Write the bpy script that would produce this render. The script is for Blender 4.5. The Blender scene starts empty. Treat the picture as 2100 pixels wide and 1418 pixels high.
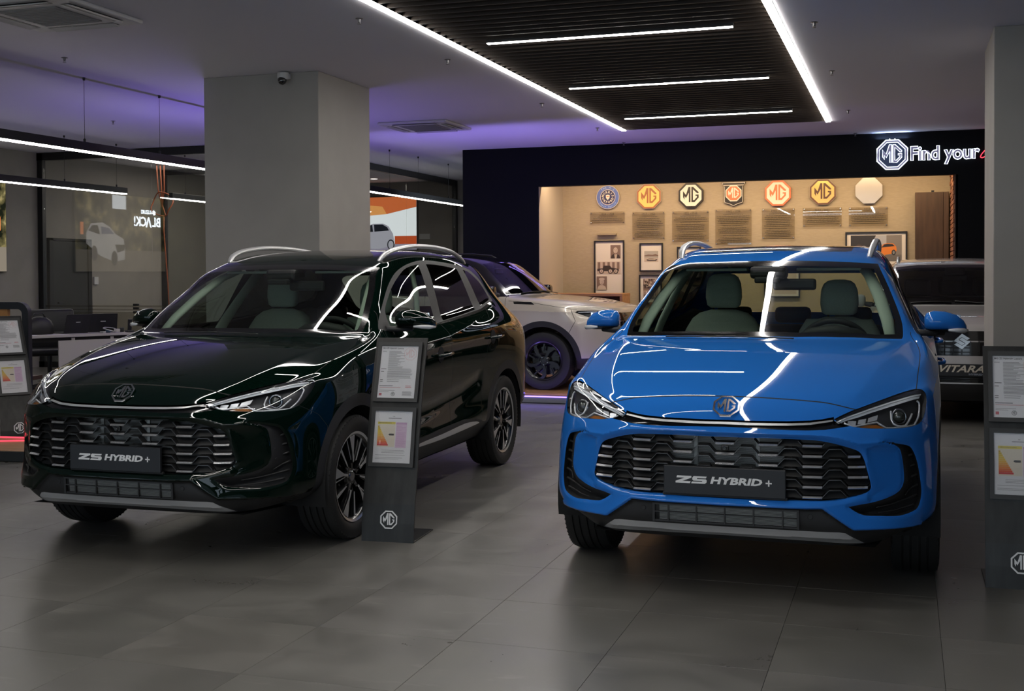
import bpy, bmesh, math, random
import numpy as np
from mathutils import Vector, Matrix
from mathutils.geometry import tessellate_polygon
PI = math.pi
# ---------------------------------------------------------------- helpers
SC = bpy.context.scene; COL = SC.collection
def link(o, parent=None):
    COL.objects.link(o)
    if parent is not None: o.parent = parent
    return o
def empty(name, loc=(0,0,0), rz=0.0, parent=None):
    o = bpy.data.objects.new(name, None); o.location = loc; o.rotation_euler = (0,0,rz); o.empty_display_size = .1
    return link(o, parent)
def tag(o, label=None, cat=None, group=None, kind=None):
    if label: o['label'] = label
    if cat: o['category'] = cat
    if group: o['group'] = group
    if kind: o['kind'] = kind
    return o
def thing(name, label, cat, loc=(0,0,0), rz=0.0, group=None): return tag(empty(name, loc, rz), label, cat, group)
def mesh_obj(name, V, F, mat, parent=None, N=None, smooth=False, loc=None, mats=None, midx=None):
    me = bpy.data.meshes.new(name)
    me.from_pydata(V.tolist() if hasattr(V, 'tolist') else [tuple(v) for v in V], [], F.tolist() if hasattr(F, 'tolist') else F)
    for m in (mats or [mat]): me.materials.append(m)
    if midx is not None: me.polygons.foreach_set('material_index', midx)
    if N is not None or smooth: me.polygons.foreach_set('use_smooth', [True]*len(me.polygons))
    if N is not None: me.normals_split_custom_set_from_vertices([tuple(n) for n in N])
    me.update()
    o = bpy.data.objects.new(name, me)
    if loc is not None: o.location = loc
    return link(o, parent)
class MB:
    """collects simple solids into one mesh"""
    def __init__(s): s.v = []; s.f = []
    def add(s, v, f):
        b = len(s.v); s.v += [tuple(p) for p in v]; s.f += [tuple(i+b for i in q) for q in f]; return s
    def box(s, lo, hi, M=None, bev=0.0):
        (x0,y0,z0),(x1,y1,z1) = lo, hi
        if bev > 0:
            b = min(bev, .49*min(x1-x0, y1-y0, z1-z0)); bm = bmesh.new(); bmesh.ops.create_cube(bm, size=1)
            for v in bm.verts: v.co = Vector(((x0+x1)/2+v.co.x*(x1-x0), (y0+y1)/2+v.co.y*(y1-y0), (z0+z1)/2+v.co.z*(z1-z0)))
            bmesh.ops.bevel(bm, geom=bm.edges[:], offset=b, segments=2, profile=.5, affect='EDGES')
            v = [p.co.copy() for p in bm.verts]; f = [[q.index for q in p.verts] for p in bm.faces]; bm.free()
        else:
            v = [Vector(p) for p in ((x0,y0,z0),(x1,y0,z0),(x1,y1,z0),(x0,y1,z0),(x0,y0,z1),(x1,y0,z1),(x1,y1,z1),(x0,y1,z1))]
            f = [(0,3,2,1),(4,5,6,7),(0,1,5,4),(1,2,6,5),(2,3,7,6),(3,0,4,7)]
        if M is not None: v = [M @ p for p in v]
        return s.add(v, f)
    def tube(s, P, r, n=8, cap=True, closed=False, flat=1.0, up=(0,0,1)):
        P = [Vector(p) for p in P]; m = len(P); R = r if hasattr(r, '__len__') else [r]*m; rings = []
        for i, p in enumerate(P):
            if closed: t = P[(i+1) % m]-P[i-1]
            else: t = P[min(i+1, m-1)]-P[max(i-1, 0)]
            t.normalize(); u = Vector(up)
            if abs(u.dot(t)) > .95: u = Vector((1,0,0)) if abs(t.x) < .9 else Vector((0,1,0))
            a = t.cross(u).normalized(); b = a.cross(t)
            rings.append([p+(a*math.cos(2*PI*k/n)+b*math.sin(2*PI*k/n)*flat)*R[i] for k in range(n)])
        v = [q for g in rings for q in g]; f = []
        for i in range(m if closed else m-1):
            j = (i+1) % m
            for k in range(n): f.append((i*n+k, i*n+(k+1) % n, j*n+(k+1) % n, j*n+k))
        if cap and not closed: f.append(tuple(range(n))[::-1]); f.append(tuple((m-1)*n+k for k in range(n)))
        return s.add(v, f)
    def lathe(s, prof, n=48, axis='z', M=None, cap=False):
        """prof: (radius, height) pairs"""
        v = []; f = []
        for r, h in prof:
            for k in range(n):
                a = 2*PI*k/n; c, d = r*math.cos(a), r*math.sin(a)
                v.append(Vector((c,d,h)) if axis == 'z' else Vector((c,h,d)) if axis == 'y' else Vector((h,c,d)))
        m = len(prof)
        for i in range(m-1):
            for k in range(n):
                q = (i*n+k, i*n+(k+1) % n, (i+1)*n+(k+1) % n, (i+1)*n+k)
                f.append(q if axis != 'y' else q[::-1])
        if cap: f.append(tuple(range(n))[::-1] if axis != 'y' else tuple(range(n))); g = tuple((m-1)*n+k for k in range(n)); f.append(g if axis != 'y' else g[::-1])
        if M is not None: v = [M @ p for p in v]
        return s.add(v, f)
    def prism(s, P, h0, h1, M=None):
        """polygon P (list of 2d, may hold holes as a list of loops) extruded from h0 to h1 along z"""
        loops = P if hasattr(P[0][0], '__len__') else [P]
        L = [[Vector((p[0], p[1], 0)) for p in l] for l in loops]
        tri = tessellate_polygon(L); flat = [p for l in L for p in l]; n = len(flat)
        v = [Vector((p.x, p.y, h1)) for p in flat]+[Vector((p.x, p.y, h0)) for p in flat]; f = []
        for t in tri:
            a, b, c = (flat[i] for i in t)
            if (b-a).cross(c-a).z < 0: t = t[::-1]
            f.append(tuple(t)); f.append(tuple(i+n for i in t[::-1]))
        k = 0
        for q, l in enumerate(L):
            m = len(l); ar = sum(l[i].x*l[(i+1) % m].y-l[(i+1) % m].x*l[i].y for i in range(m))
            for i in range(m):
                a, b = k+i, k+(i+1) % m
                fw = (a, a+n, b+n, b) if (ar > 0) == (q == 0) else (a, b, b+n, a+n)
                f.append(fw)
            k += m
        if M is not None: v = [M @ p for p in v]
        return s.add(v, f)
    def build(s, name, mat, parent=None, smooth=False, loc=None, auto=None):
        o = mesh_obj(name, s.v, s.f, mat, parent, smooth=smooth or auto is not None, loc=loc)
        if auto is not None: o.data.set_sharp_from_angle(angle=math.radians(auto))
        return o
def rrect(x0, y0, x1, y1, r, n=5):
    P = []
    for cx, cy, a in ((x1-r, y1-r, 0), (x0+r, y1-r, PI/2), (x0+r, y0+r, PI), (x1-r, y0+r, 3*PI/2)):
        for k in range(n+1): t = a+PI/2*k/n; P.append((cx+r*math.cos(t), cy+r*math.sin(t)))
    return P
def circle(cx, cy, r, n=24): return [(cx+r*math.cos(2*PI*k/n), cy+r*math.sin(2*PI*k/n)) for k in range(n)]
def copy_tree(o, parent=None, fix=None):
    c = o.copy(); COL.objects.link(c)
    if parent is not None: c.parent = parent; c.matrix_parent_inverse = o.matrix_parent_inverse
    if fix: fix(c)
    for ch in list(o.children): copy_tree(ch, c, fix)
    return c
# ---------------------------------------------------------------- materials
MATS = {}
def mat(name, color=(.5,.5,.5), rough=.5, metal=0.0, coat=0.0, emit=None, es=0.0, spec=.5, coat_rough=.03, alpha=None, trans=0.0, ior=1.5):
    if name in MATS: return MATS[name]
    m = bpy.data.materials.new(name); m.use_nodes = True; b = m.node_tree.nodes['Principled BSDF']; I = b.inputs
    I['Base Color'].default_value = (*color, 1); I['Roughness'].default_value = rough; I['Metallic'].default_value = metal
    I['Coat Weight'].default_value = coat; I['Coat Roughness'].default_value = coat_rough; I['Specular IOR Level'].default_value = spec
    I['IOR'].default_value = ior; I['Transmission Weight'].default_value = trans
    if emit is not None: I['Emission Color'].default_value = (*emit, 1); I['Emission Strength'].default_value = es
    MATS[name] = m; return m
def nd(m, t, **kw):
    n = m.node_tree.nodes.new(t)
    for k, v in kw.items(): setattr(n, k, v)
    return n
def bsdf(m): return m.node_tree.nodes['Principled BSDF']
def lk(m, a, b): m.node_tree.links.new(a, b)
def noise_tint(m, scale, amount, detail=3, coord='Object', dist=0.0, rough_amt=0.0, stretch=None):
    """mottles the base colour (and roughness) with noise"""
    b = bsdf(m); c = b.inputs['Base Color'].default_value[:]; tc = nd(m, 'ShaderNodeTexCoord'); nz = nd(m, 'ShaderNodeTexNoise')
    nz.inputs['Scale'].default_value = scale; nz.inputs['Detail'].default_value = detail; nz.inputs['Distortion'].default_value = dist
    if stretch:
        mp = nd(m, 'ShaderNodeMapping'); mp.inputs['Scale'].default_value = stretch; lk(m, tc.outputs[coord], mp.inputs[0]); lk(m, mp.outputs[0], nz.inputs['Vector'])
    else: lk(m, tc.outputs[coord], nz.inputs['Vector'])
    rp = nd(m, 'ShaderNodeValToRGB'); e = rp.color_ramp.elements
    e[0].position = .3; e[1].position = .7
    e[0].color = (*[x*(1-amount) for x in c[:3]], 1); e[1].color = (*[min(1, x*(1+amount)) for x in c[:3]], 1)
    lk(m, nz.outputs['Fac'], rp.inputs[0]); lk(m, rp.outputs[0], b.inputs['Base Color'])
    if rough_amt:
        r = b.inputs['Roughness'].default_value; mr = nd(m, 'ShaderNodeMapRange'); mr.inputs['To Min'].default_value = r-rough_amt; mr.inputs['To Max'].default_value = r+rough_amt
        lk(m, nz.outputs['Fac'], mr.inputs['Value']); lk(m, mr.outputs[0], b.inputs['Roughness'])
    return m
def bump(m, scale, strength, dist=.01, coord='Object', detail=2, stretch=None):
    b = bsdf(m); tc = nd(m, 'ShaderNodeTexCoord'); nz = nd(m, 'ShaderNodeTexNoise'); bp = nd(m, 'ShaderNodeBump')
    nz.inputs['Scale'].default_value = scale; nz.inputs['Detail'].default_value = detail; bp.inputs['Strength'].default_value = strength; bp.inputs['Distance'].default_value = dist
    if stretch:
        mp = nd(m, 'ShaderNodeMapping'); mp.inputs['Scale'].default_value = stretch; lk(m, tc.outputs[coord], mp.inputs[0]); lk(m, mp.outputs[0], nz.inputs['Vector'])
    else: lk(m, tc.outputs[coord], nz.inputs['Vector'])
    lk(m, nz.outputs['Fac'], bp.inputs['Height']); lk(m, bp.outputs[0], b.inputs['Normal']); return m
def glass_mat(name, tint, ior=1.5, rough=0.0, refl=1.0):
    """thin pane: see-through tint plus mirror reflection by angle"""
    if name in MATS: return MATS[name]
    m = bpy.data.materials.new(name); m.use_nodes = True; t = m.node_tree; t.nodes.clear()
    o = nd(m, 'ShaderNodeOutputMaterial'); mx = nd(m, 'ShaderNodeMixShader'); tr = nd(m, 'ShaderNodeBsdfTransparent'); gl = nd(m, 'ShaderNodeBsdfGlossy'); fr = nd(m, 'ShaderNodeFresnel')
    tr.inputs[0].default_value = (*tint, 1); gl.inputs['Roughness'].default_value = rough; fr.inputs['IOR'].default_value = ior
    ge = nd(m, 'ShaderNodeNewGeometry'); inv = nd(m, 'ShaderNodeMapRange')  # a pane has no inside: same index from either face
    mul = nd(m, 'ShaderNodeMath', operation='MULTIPLY'); mul.inputs[1].default_value = refl
    lw = nd(m, 'ShaderNodeLayerWeight'); lw.inputs['Blend'].default_value = .5
    # Schlick: r0 + (1-r0)*(1-cos)^5
    r0 = ((ior-1)/(ior+1))**2*1.9
    sb = nd(m, 'ShaderNodeMath', operation='POWER'); sb.inputs[1].default_value = 5
    lk(m, lw.outputs['Facing'], sb.inputs[0])
    ma = nd(m, 'ShaderNodeMath', operation='MULTIPLY_ADD'); ma.inputs[1].default_value = (1-r0)*refl; ma.inputs[2].default_value = r0*refl
    lk(m, sb.outputs[0], ma.inputs[0]); lk(m, ma.outputs[0], mx.inputs[0])
    for n in (fr, ge, inv, mul): t.nodes.remove(n)
    lk(m, tr.outputs[0], mx.inputs[1]); lk(m, gl.outputs[0], mx.inputs[2]); lk(m, mx.outputs[0], o.inputs[0])
    MATS[name] = m; return m
def emit_mat(name, color, strength):
    if name in MATS: return MATS[name]
    m = bpy.data.materials.new(name); m.use_nodes = True; t = m.node_tree; t.nodes.clear()
    o = nd(m, 'ShaderNodeOutputMaterial'); e = nd(m, 'ShaderNodeEmission'); e.inputs[0].default_value = (*color, 1); e.inputs[1].default_value = strength
    lk(m, e.outputs[0], o.inputs[0]); MATS[name] = m; return m
# ---------------------------------------------------------------- octagon badge letters (unit octagon, half width 1)
OCT = lambda r: [(r/math.cos(PI/8)*math.cos(PI/8+k*PI/4), r/math.cos(PI/8)*math.sin(PI/8+k*PI/4)) for k in range(8)]
LET_M = [(-.74,.42),(-.46,.06),(-.22,.80),(-.04,.80),(-.04,-.63),(-.19,-.63),(-.19,.26),(-.46,-.24),(-.60,-.04),(-.60,-.38),(-.74,-.14)]
LET_G = [(.05,.80),(.22,.80),(.73,.30),(.73,.20),(.58,.20),(.20,.57),(.20,-.45),(.31,-.45),(.58,-.17),(.58,-.05),(.44,-.05),(.44,.07),(.73,.07),(.73,-.22),(.35,-.63),(.05,-.63)]
scl = lambda P, k, dx=0, dy=0: [(p[0]*k+dx, p[1]*k+dy) for p in P]
def frame_mat(o, x, z):
    """matrix with origin o, local x -> x, local z -> z (local y = z cross x)"""
    x = Vector(x).normalized(); z = Vector(z).normalized(); y = z.cross(x).normalized(); x = y.cross(z)
    M = Matrix.Identity(4)
    for i in range(3): M[i][0], M[i][1], M[i][2], M[i][3] = x[i], y[i], z[i], o[i]
    return M
def text_mesh(s, size, ext=0.0, font_shear=0.0, bold=0.0, align='CENTER', res=2, spacing=1.0, width=None):
    cu = bpy.data.curves.new('t', 'FONT'); cu.body = s; cu.size = size; cu.extrude = ext; cu.shear = font_shear; cu.offset = bold
    cu.align_x = align; cu.align_y = 'CENTER'; cu.resolution_u = res; cu.space_character = spacing
    o = bpy.data.objects.new('t', cu); COL.objects.link(o); bpy.context.view_layer.update()
    me = bpy.data.meshes.new_from_object(o.evaluated_get(bpy.context.evaluated_depsgraph_get()))
    bpy.data.objects.remove(o); bpy.data.curves.remove(cu)
    if width:
        xs = [v.co.x for v in me.vertices]; k = width/(max(xs)-min(xs)); c = (max(xs)+min(xs))/2 if align == 'CENTER' else min(xs)
        for v in me.vertices: v.co.x = (v.co.x-c)*k
    return me
def text_obj(name, s, size, mat_, M, parent=None, **kw):
    me = text_mesh(s, size, **kw); me.name = name; me.materials.clear(); me.materials.append(mat_); me.transform(M)
    return link(bpy.data.objects.new(name, me), parent)

def badge(name, r, M, ring, parent, h=.006, letters=None, field=None):
    """octagon with ring and letters lying in the local xy plane of M"""
    a = MB(); a.prism([OCT(r), OCT(r*.86)[::-1]], 0, h, M)
    o = a.build(name, ring, parent)
    if field is not None: b = MB(); b.prism(OCT(r*.87), 0, h*.3, M); b.build('badge_field', field, o)
    c = MB()
    for P in (LET_M, LET_G): c.prism(scl(P, r*.92), h*.2, h*.95, M)
    c.build('letters', letters or ring, o); return o

# camera solved from the photograph (lens in pixels of a 2100x1418 frame)
def set_camera():
    f, pitch, roll, h, yaw, cx, cy = 2437.0258839, .0206959188, -.0052196384, 1.43154132, .31954974, 1050.0095, 613.89173
    cp, sp, cr, sr = math.cos(pitch), math.sin(pitch), math.cos(roll), math.sin(roll)
    cyw, syw = math.cos(yaw), math.sin(yaw)
    room = Matrix(((cyw, syw, 0), (-syw, cyw, 0), (0, 0, 1)))          # room -> camera-aligned world
    rt = Vector((1,0,0)); up = Vector((0,sp,cp)); fw = Vector((0,cp,-sp))
    r2 = rt*cr+up*sr; u2 = rt*-sr+up*cr
    rows = [r2, u2, -fw]
    rot = Matrix([tuple(room.transposed() @ v) for v in rows]).transposed()   # columns = camera axes in the room
    cam = bpy.data.cameras.new('camera'); o = bpy.data.objects.new('camera', cam); COL.objects.link(o)
    o.matrix_world = Matrix.Translation((0,0,h)) @ rot.to_4x4()
    cam.sensor_fit = 'HORIZONTAL'; cam.sensor_width = 36; cam.lens = f/2100*36
    cam.shift_x = -(cx-1050)/2100; cam.shift_y = (cy-709)/2100; cam.clip_start = .05; cam.clip_end = 200
    SC.camera = o
set_camera()
# ---------------------------------------------------------------- world, exposure
w = bpy.data.worlds.new('world'); SC.world = w; w.use_nodes = True
w.node_tree.nodes['Background'].inputs[0].default_value = (.62, .70, .80, 1); w.node_tree.nodes['Background'].inputs[1].default_value = 3.6   # dull daylight outside the shop windows
vs = SC.view_settings; vs.view_transform = 'Standard'; vs.look = 'None'; vs.exposure = 0.0; vs.gamma = 1.0; vs.use_curve_mapping = False
STRIP_E, PEND_E, LED_E = 36.0, 20.0, 5.0
def area(name, loc, rot, sx, sy, energy, color, spread=PI):
    l = bpy.data.lights.new(name, 'AREA'); l.shape = 'RECTANGLE'; l.size = sx; l.size_y = sy; l.energy = energy; l.color = color; l.spread = spread
    o = bpy.data.objects.new(name, l); o.location = loc; o.rotation_euler = rot; COL.objects.link(o); return o
# added purple fill lights that tint the ceiling, hidden behind the pillar and cars
area('ceiling_tint_fill', (-5.6,14.9,.5), (PI,0,0), 2.4, .10, 75, (.34,.24,1.0), math.radians(150))
area('ceiling_tint_fill', (-7.6,12.6,.4), (PI,0,0), .10, 1.6, 26, (.30,.20,1.0), math.radians(125))
area('office_fill', (-11.0,18.2,3.3), (0,0,0), 2.5, 2.5, 60, (1.0,.92,.82))  # added fill light that brightens the room behind the glass partition
# warm downlights in the niche of the badge wall
area('niche_light', (-2.3,17.86,3.10), (math.radians(18),0,0), 5.9, .06, 105, (1.0,.72,.42))
# ---------------------------------------------------------------- car shell tools
def subdiv_cage(V, F, creases, levels, iters, relax=0.8):
    """Catmull-Clark surface that (nearly) passes through the cage points."""
    T = np.array(V, float); P = T.copy()
    me = bpy.data.meshes.new('cage'); me.from_pydata([tuple(v) for v in P], [], F)
    ob = bpy.data.objects.new('cage', me); bpy.context.scene.collection.objects.link(ob)
    if creases:
        at = me.attributes.new('crease_edge', 'FLOAT', 'EDGE')
        for e in me.edges:
            k = tuple(sorted(e.vertices)); at.data[e.index].value = creases.get(k, 0.0)
    md = ob.modifiers.new('s', 'SUBSURF'); md.levels = 2; md.render_levels = 2
    md.boundary_smooth = 'PRESERVE_CORNERS'
    n = len(P)
    for it in range(iters + 1):
        md.levels = levels if it == iters else 2
        me.vertices.foreach_set('co', P.ravel()); me.update()
        ob.update_tag(); bpy.context.view_layer.update()
        ev = ob.evaluated_get(bpy.context.evaluated_depsgraph_get()); m2 = ev.to_mesh()
        co = np.empty(len(m2.vertices)*3); m2.vertices.foreach_get('co', co); co = co.reshape(-1, 3)
        if it < iters:
            P = P + relax*(T - co[:n])
        else:
            nr = np.empty(len(m2.vertices)*3); m2.vertices.foreach_get('normal', nr); nr = nr.reshape(-1, 3)
            m2.calc_loop_triangles()
            tr = np.empty(len(m2.loop_triangles)*3, int); m2.loop_triangles.foreach_get('vertices', tr); tr = tr.reshape(-1, 3)
            co = co.copy(); nr = nr.copy(); tr = tr.copy()
        ev.to_mesh_clear()
    bpy.data.objects.remove(ob); bpy.data.meshes.remove(me)
    return co, nr, tr

class Shell:
    def __init__(s, V, N, F):
        s.V, s.N, s.F = V, N, F; s.tag = np.zeros(len(F), int)
    def cen(s): return s.V[s.F].mean(1)
    def fn(s):
        a, b, c = s.V[s.F[:, 0]], s.V[s.F[:, 1]], s.V[s.F[:, 2]]
        return np.cross(b-a, c-a)
    def cut(s, fun, sel=None):
        """split the triangles that cross fun(V)=0 ; sel: bool mask of triangles that may be cut"""
        if sel is None: sel = np.ones(len(s.F), bool)
        use = np.zeros(len(s.V), bool); use[s.F[sel].ravel()] = True
        d = np.ones(len(s.V)); d[use] = fun(s.V[use])
        d[np.abs(d) < 1e-6] = 1e-6
        sg = d > 0
        f = s.F; q = sg[f]; k = q.sum(1)
        cr = sel & ((k == 1) | (k == 2))
        if not cr.any(): return
        idx = np.nonzero(cr)[0]
        newV = []; newN = []; cache = {}
        base = len(s.V)
        nF = []; nT = []
        edges = set()
        for i in idx:
            a = f[i]
            for u, v in ((a[0], a[1]), (a[1], a[2]), (a[2], a[0])):
                if sg[u] != sg[v]: edges.add((u, v) if u < v else (v, u))
        E_ = np.array(sorted(edges)); u, v = E_[:, 0], E_[:, 1]
        t0 = np.zeros(len(E_)); t1 = np.ones(len(E_)); d0 = d[u].copy(); d1 = d[v].copy()
        t = d0/(d0-d1)
        for _ in range(3):
            pt = s.V[u] + (s.V[v]-s.V[u])*t[:, None]; dm = fun(pt)
            same = (dm > 0) == (d0 > 0)
            t0 = np.where(same, t, t0); d0 = np.where(same, dm, d0); t1 = np.where(same, t1, t); d1 = np.where(same, d1, dm)
            den = d0-d1; den[np.abs(den) < 1e-12] = 1e-12
            t = t0 + (t1-t0)*np.clip(d0/den, 0.02, .98)
        pt = s.V[u] + (s.V[v]-s.V[u])*t[:, None]
        nn = s.N[u] + (s.N[v]-s.N[u])*t[:, None]; nn /= np.linalg.norm(nn, axis=1)[:, None]+1e-9
        for j, e in enumerate(map(tuple, E_)): cache[e] = base+j
        s.V = np.vstack([s.V, pt]); s.N = np.vstack([s.N, nn])
        for i in idx:
            a, b, c = f[i]; sa, sb, sc = sg[a], sg[b], sg[c]
            if sb == sc: pass
            elif sa == sc: a, b, c = b, c, a
            else: a, b, c = c, a, b
            ab = cache[(a, b) if a < b else (b, a)]; ac = cache[(a, c) if a < c else (c, a)]
            nF += [(a, ab, ac), (ab, b, c), (ab, c, ac)]; nT += [s.tag[i]]*3
        keep = ~cr
        s.F = np.vstack([s.F[keep], np.array(nF)]); s.tag = np.concatenate([s.tag[keep], np.array(nT)])
    def mark(s, fun, tag, sel=None, over=None):
        """cut along fun=0 and give tag to the triangles where fun<0"""
        if sel is not None: s.cut(fun, sel(s))
        else: s.cut(fun)
        c = s.cen(); m = np.ones(len(s.F), bool) if sel is None else sel(s)
        if over is not None: m &= np.isin(s.tag, over)
        i = np.nonzero(m)[0]
        if len(i) == 0: return
        d = fun(c[i]); s.tag[i[d < 0]] = tag
    def part(s, tags):
        m = np.isin(s.tag, tags); f = s.F[m]
        u, inv = np.unique(f.ravel(), return_inverse=True)
        return s.V[u].copy(), s.N[u].copy(), inv.reshape(-1, 3)

def poly_sdf(P, ax):
    """signed distance (inside negative) to the closed polygon P in the plane of the two axes ax"""
    P = np.array(P, float); A = P; B = np.roll(P, -1, 0)
    def fun(V):
        q = V[:, ax]; out = np.empty(len(q))
        for k0 in range(0, len(q), 20000):
            x = q[k0:k0+20000][:, None, :]
            e = (B-A)[None]; w = x-A[None]
            t = np.clip((w*e).sum(2)/((e*e).sum(2)+1e-12), 0, 1)
            dd = w-e*t[..., None]; d2 = (dd*dd).sum(2).min(1)
            c1 = x[..., 1] >= A[None, :, 1]; c2 = x[..., 1] < B[None, :, 1]
            cr = e[..., 0]*w[..., 1]-e[..., 1]*w[..., 0]
            wn = (c1 & c2 & (cr > 0)).sum(1) - ((~c1) & (~c2) & (cr < 0)).sum(1)
            out[k0:k0+20000] = np.where(wn != 0, -1, 1)*np.sqrt(d2)
        return out
    return fun

def line_dist(P, ax):
    """unsigned distance to an open polyline"""
    P = np.array(P, float); A = P[:-1]; B = P[1:]
    def fun(V):
        q = V[:, ax]; x = q[:, None, :]; e = (B-A)[None]; w = x-A[None]
        t = np.clip((w*e).sum(2)/((e*e).sum(2)+1e-12), 0, 1)
        dd = w-e*t[..., None]
        return np.sqrt((dd*dd).sum(2).min(1))
    return fun

def spline(P, n=6, closed=True, sharp=()):
    """Catmull-Rom through P; the indices in sharp stay corners"""
    P = [np.array(p, float) for p in P]; m = len(P); out = []
    rng = range(m) if closed else range(m-1)
    for i in rng:
        p0, p1, p2, p3 = P[(i-1) % m if closed else max(i-1, 0)], P[i], P[(i+1) % m], P[(i+2) % m if closed else min(i+2, m-1)]
        if i in sharp: p0 = p1
        if (i+1) % m in sharp: p3 = p2
        c = np.linalg.norm(p2-p1)
        m1 = (p2-p0)*.5; m2 = (p3-p1)*.5
        l1 = np.linalg.norm(m1)+1e-9; l2 = np.linalg.norm(m2)+1e-9
        m1 = m1*min(1, c/l1); m2 = m2*min(1, c/l2)
        for k in range(n):
            t = k/n
            out.append((2*t**3-3*t*t+1)*p1+(t**3-2*t*t+t)*m1+(-2*t**3+3*t*t)*p2+(t**3-t*t)*m2)
    if not closed: out.append(P[-1])
    return np.array(out)

def boundary_loops(F):
    """directed boundary edges of a triangle set -> list of ordered vertex loops"""
    e = np.vstack([F[:, [0, 1]], F[:, [1, 2]], F[:, [2, 0]]])
    S = set(map(tuple, e)); nxt = {}
    for a, b in S:
        if (b, a) not in S: nxt.setdefault(a, []).append(b)
    loops = []
    while nxt:
        a = next(iter(nxt)); L = [a]; c = a
        while True:
            if c not in nxt: break
            b = nxt[c].pop()
            if not nxt[c]: del nxt[c]
            if b == L[0]: break
            L.append(b); c = b
        loops.append(L)
    return loops
# ---------------------------------------------------------------- room shell
H = 3.4; XL, XR, YF, YB = -13.08, 5.2, -4.2, 23.2
wall_m = mat('grey_plaster', (.235,.218,.195), .75); noise_tint(wall_m, 3, .06); bump(wall_m, 60, .06, .004)
pillar_m = mat('pillar_plaster', (.30,.285,.262), .7); noise_tint(pillar_m, 2.5, .05); bump(pillar_m, 45, .05, .004)
ceil_m = mat('ceiling_paint', (.68,.67,.72), .85); bump(ceil_m, 30, .04, .004)
dark_m = mat('near_black_wall_paint', (.0038,.0044,.0060), .55, spec=.12); bump(dark_m, 40, .05, .003)
frame_m = mat('black_aluminium', (.010,.010,.011), .4, metal=.2)
grout_m = mat('floor_grout', (.095,.092,.085), .85)
def struct(o): o['kind'] = 'structure'; return o
def sbox(name, lo, hi, m, parent=None, bev=0.0):
    b = MB(); b.box(lo, hi, None, bev); o = b.build(name, m, parent)
    if parent is None: struct(o)
    return o
# floor : grout bed, 0.6 m stone tiles, near ones one by one
floor = sbox('floor', (XL-.2,YF-.2,-.12), (XR+.2,YB+.2,-.006), grout_m)
tile_ms = []
for i, c in enumerate(((.120,.115,.105),(.116,.112,.102),(.125,.119,.108),(.118,.113,.104))):
    m = mat(f'stone_tile_{i}', c, .30); b = bsdf(m)
    tc = nd(m, 'ShaderNodeTexCoord'); mp = nd(m, 'ShaderNodeMapping'); mp.inputs['Location'].default_value = (i*3.7, i*1.9, 0); ge = nd(m, 'ShaderNodeNewGeometry')
    n1 = nd(m, 'ShaderNodeTexNoise'); n1.inputs['Scale'].default_value = 2.2; n1.inputs['Detail'].default_value = 6; n1.inputs['Distortion'].default_value = 1.2
    n2 = nd(m, 'ShaderNodeTexNoise'); n2.inputs['Scale'].default_value = 26; n2.inputs['Detail'].default_value = 4
    lk(m, ge.outputs['Position'], mp.inputs[0]); lk(m, mp.outputs[0], n1.inputs['Vector']); lk(m, ge.outputs['Position'], n2.inputs['Vector'])
    ad = nd(m, 'ShaderNodeMath', operation='MULTIPLY_ADD'); ad.inputs[1].default_value = .35; lk(m, n2.outputs['Fac'], ad.inputs[0]); lk(m, n1.outputs['Fac'], ad.inputs[2])
    rp = nd(m, 'ShaderNodeValToRGB'); e = rp.color_ramp.elements; e[0].position = .45; e[1].position = .95
    e[0].color = (*[x*.82 for x in c], 1); e[1].color = (*[x*1.25 for x in c], 1); lk(m, ad.outputs[0], rp.inputs[0])
    # pale scuffs
    n3 = nd(m, 'ShaderNodeTexNoise'); n3.inputs['Scale'].default_value = 2.2; n3.inputs['Detail'].default_value = 5; n3.inputs['Roughness'].default_value = .6; n3.inputs['Distortion'].default_value = .6; mp3 = nd(m, 'ShaderNodeMapping'); mp3.inputs['Rotation'].default_value = (0,0,.5+i); mp3.inputs['Scale'].default_value = (1,5,1); lk(m, mp.outputs[0], mp3.inputs[0]); lk(m, mp3.outputs[0], n3.inputs['Vector'])
    r3 = nd(m, 'ShaderNodeMapRange'); r3.inputs['From Min'].default_value = .60; r3.inputs['From Max'].default_value = .78; r3.inputs['To Max'].default_value = .30; lk(m, n3.outputs['Fac'], r3.inputs['Value'])
    mx = nd(m, 'ShaderNodeMix', data_type='RGBA'); mx.inputs['B'].default_value = (.33,.31,.28,1); lk(m, r3.outputs[0], mx.inputs['Factor']); lk(m, rp.outputs[0], mx.inputs['A']); lk(m, mx.outputs['Result'], b.inputs['Base Color'])
    rr = nd(m, 'ShaderNodeMapRange'); rr.inputs['From Min'].default_value = .3; rr.inputs['From Max'].default_value = 1; rr.inputs['To Min'].default_value = .24; rr.inputs['To Max'].default_value = .42; lk(m, ad.outputs[0], rr.inputs['Value']); lk(m, rr.outputs[0], b.inputs['Roughness'])
    bp = nd(m, 'ShaderNodeBump'); bp.inputs['Strength'].default_value = .02; bp.inputs['Distance'].default_value = .004; lk(m, ad.outputs[0], bp.inputs['Height']); lk(m, bp.outputs[0], b.inputs['Normal'])
    tile_ms.append(m)
rng = random.Random(5)
t0 = MB(); t0.box((-.2998,-.2993,-.012), (.2998,.2993,0), None, .0006); tmesh = []
for m in tile_ms: o = t0.build('tile', m); tmesh.append(o.data); bpy.data.objects.remove(o)
tx = [.135+.601*k for k in range(-22, 9)]; ty = [4.32+.6*k for k in range(-14, 32)]
cand = []
for i in range(len(tx)-1):
    for j in range(len(ty)-1):
        x, y = tx[i]+.3, ty[j]+.3; cand.append((x, y))
def seen(x, y):   # inside the picture's wedge
    d = -.314*x+.949*y; u = .949*x+.314*y
    return d > 3.0 and abs(u/d) < .47
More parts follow.
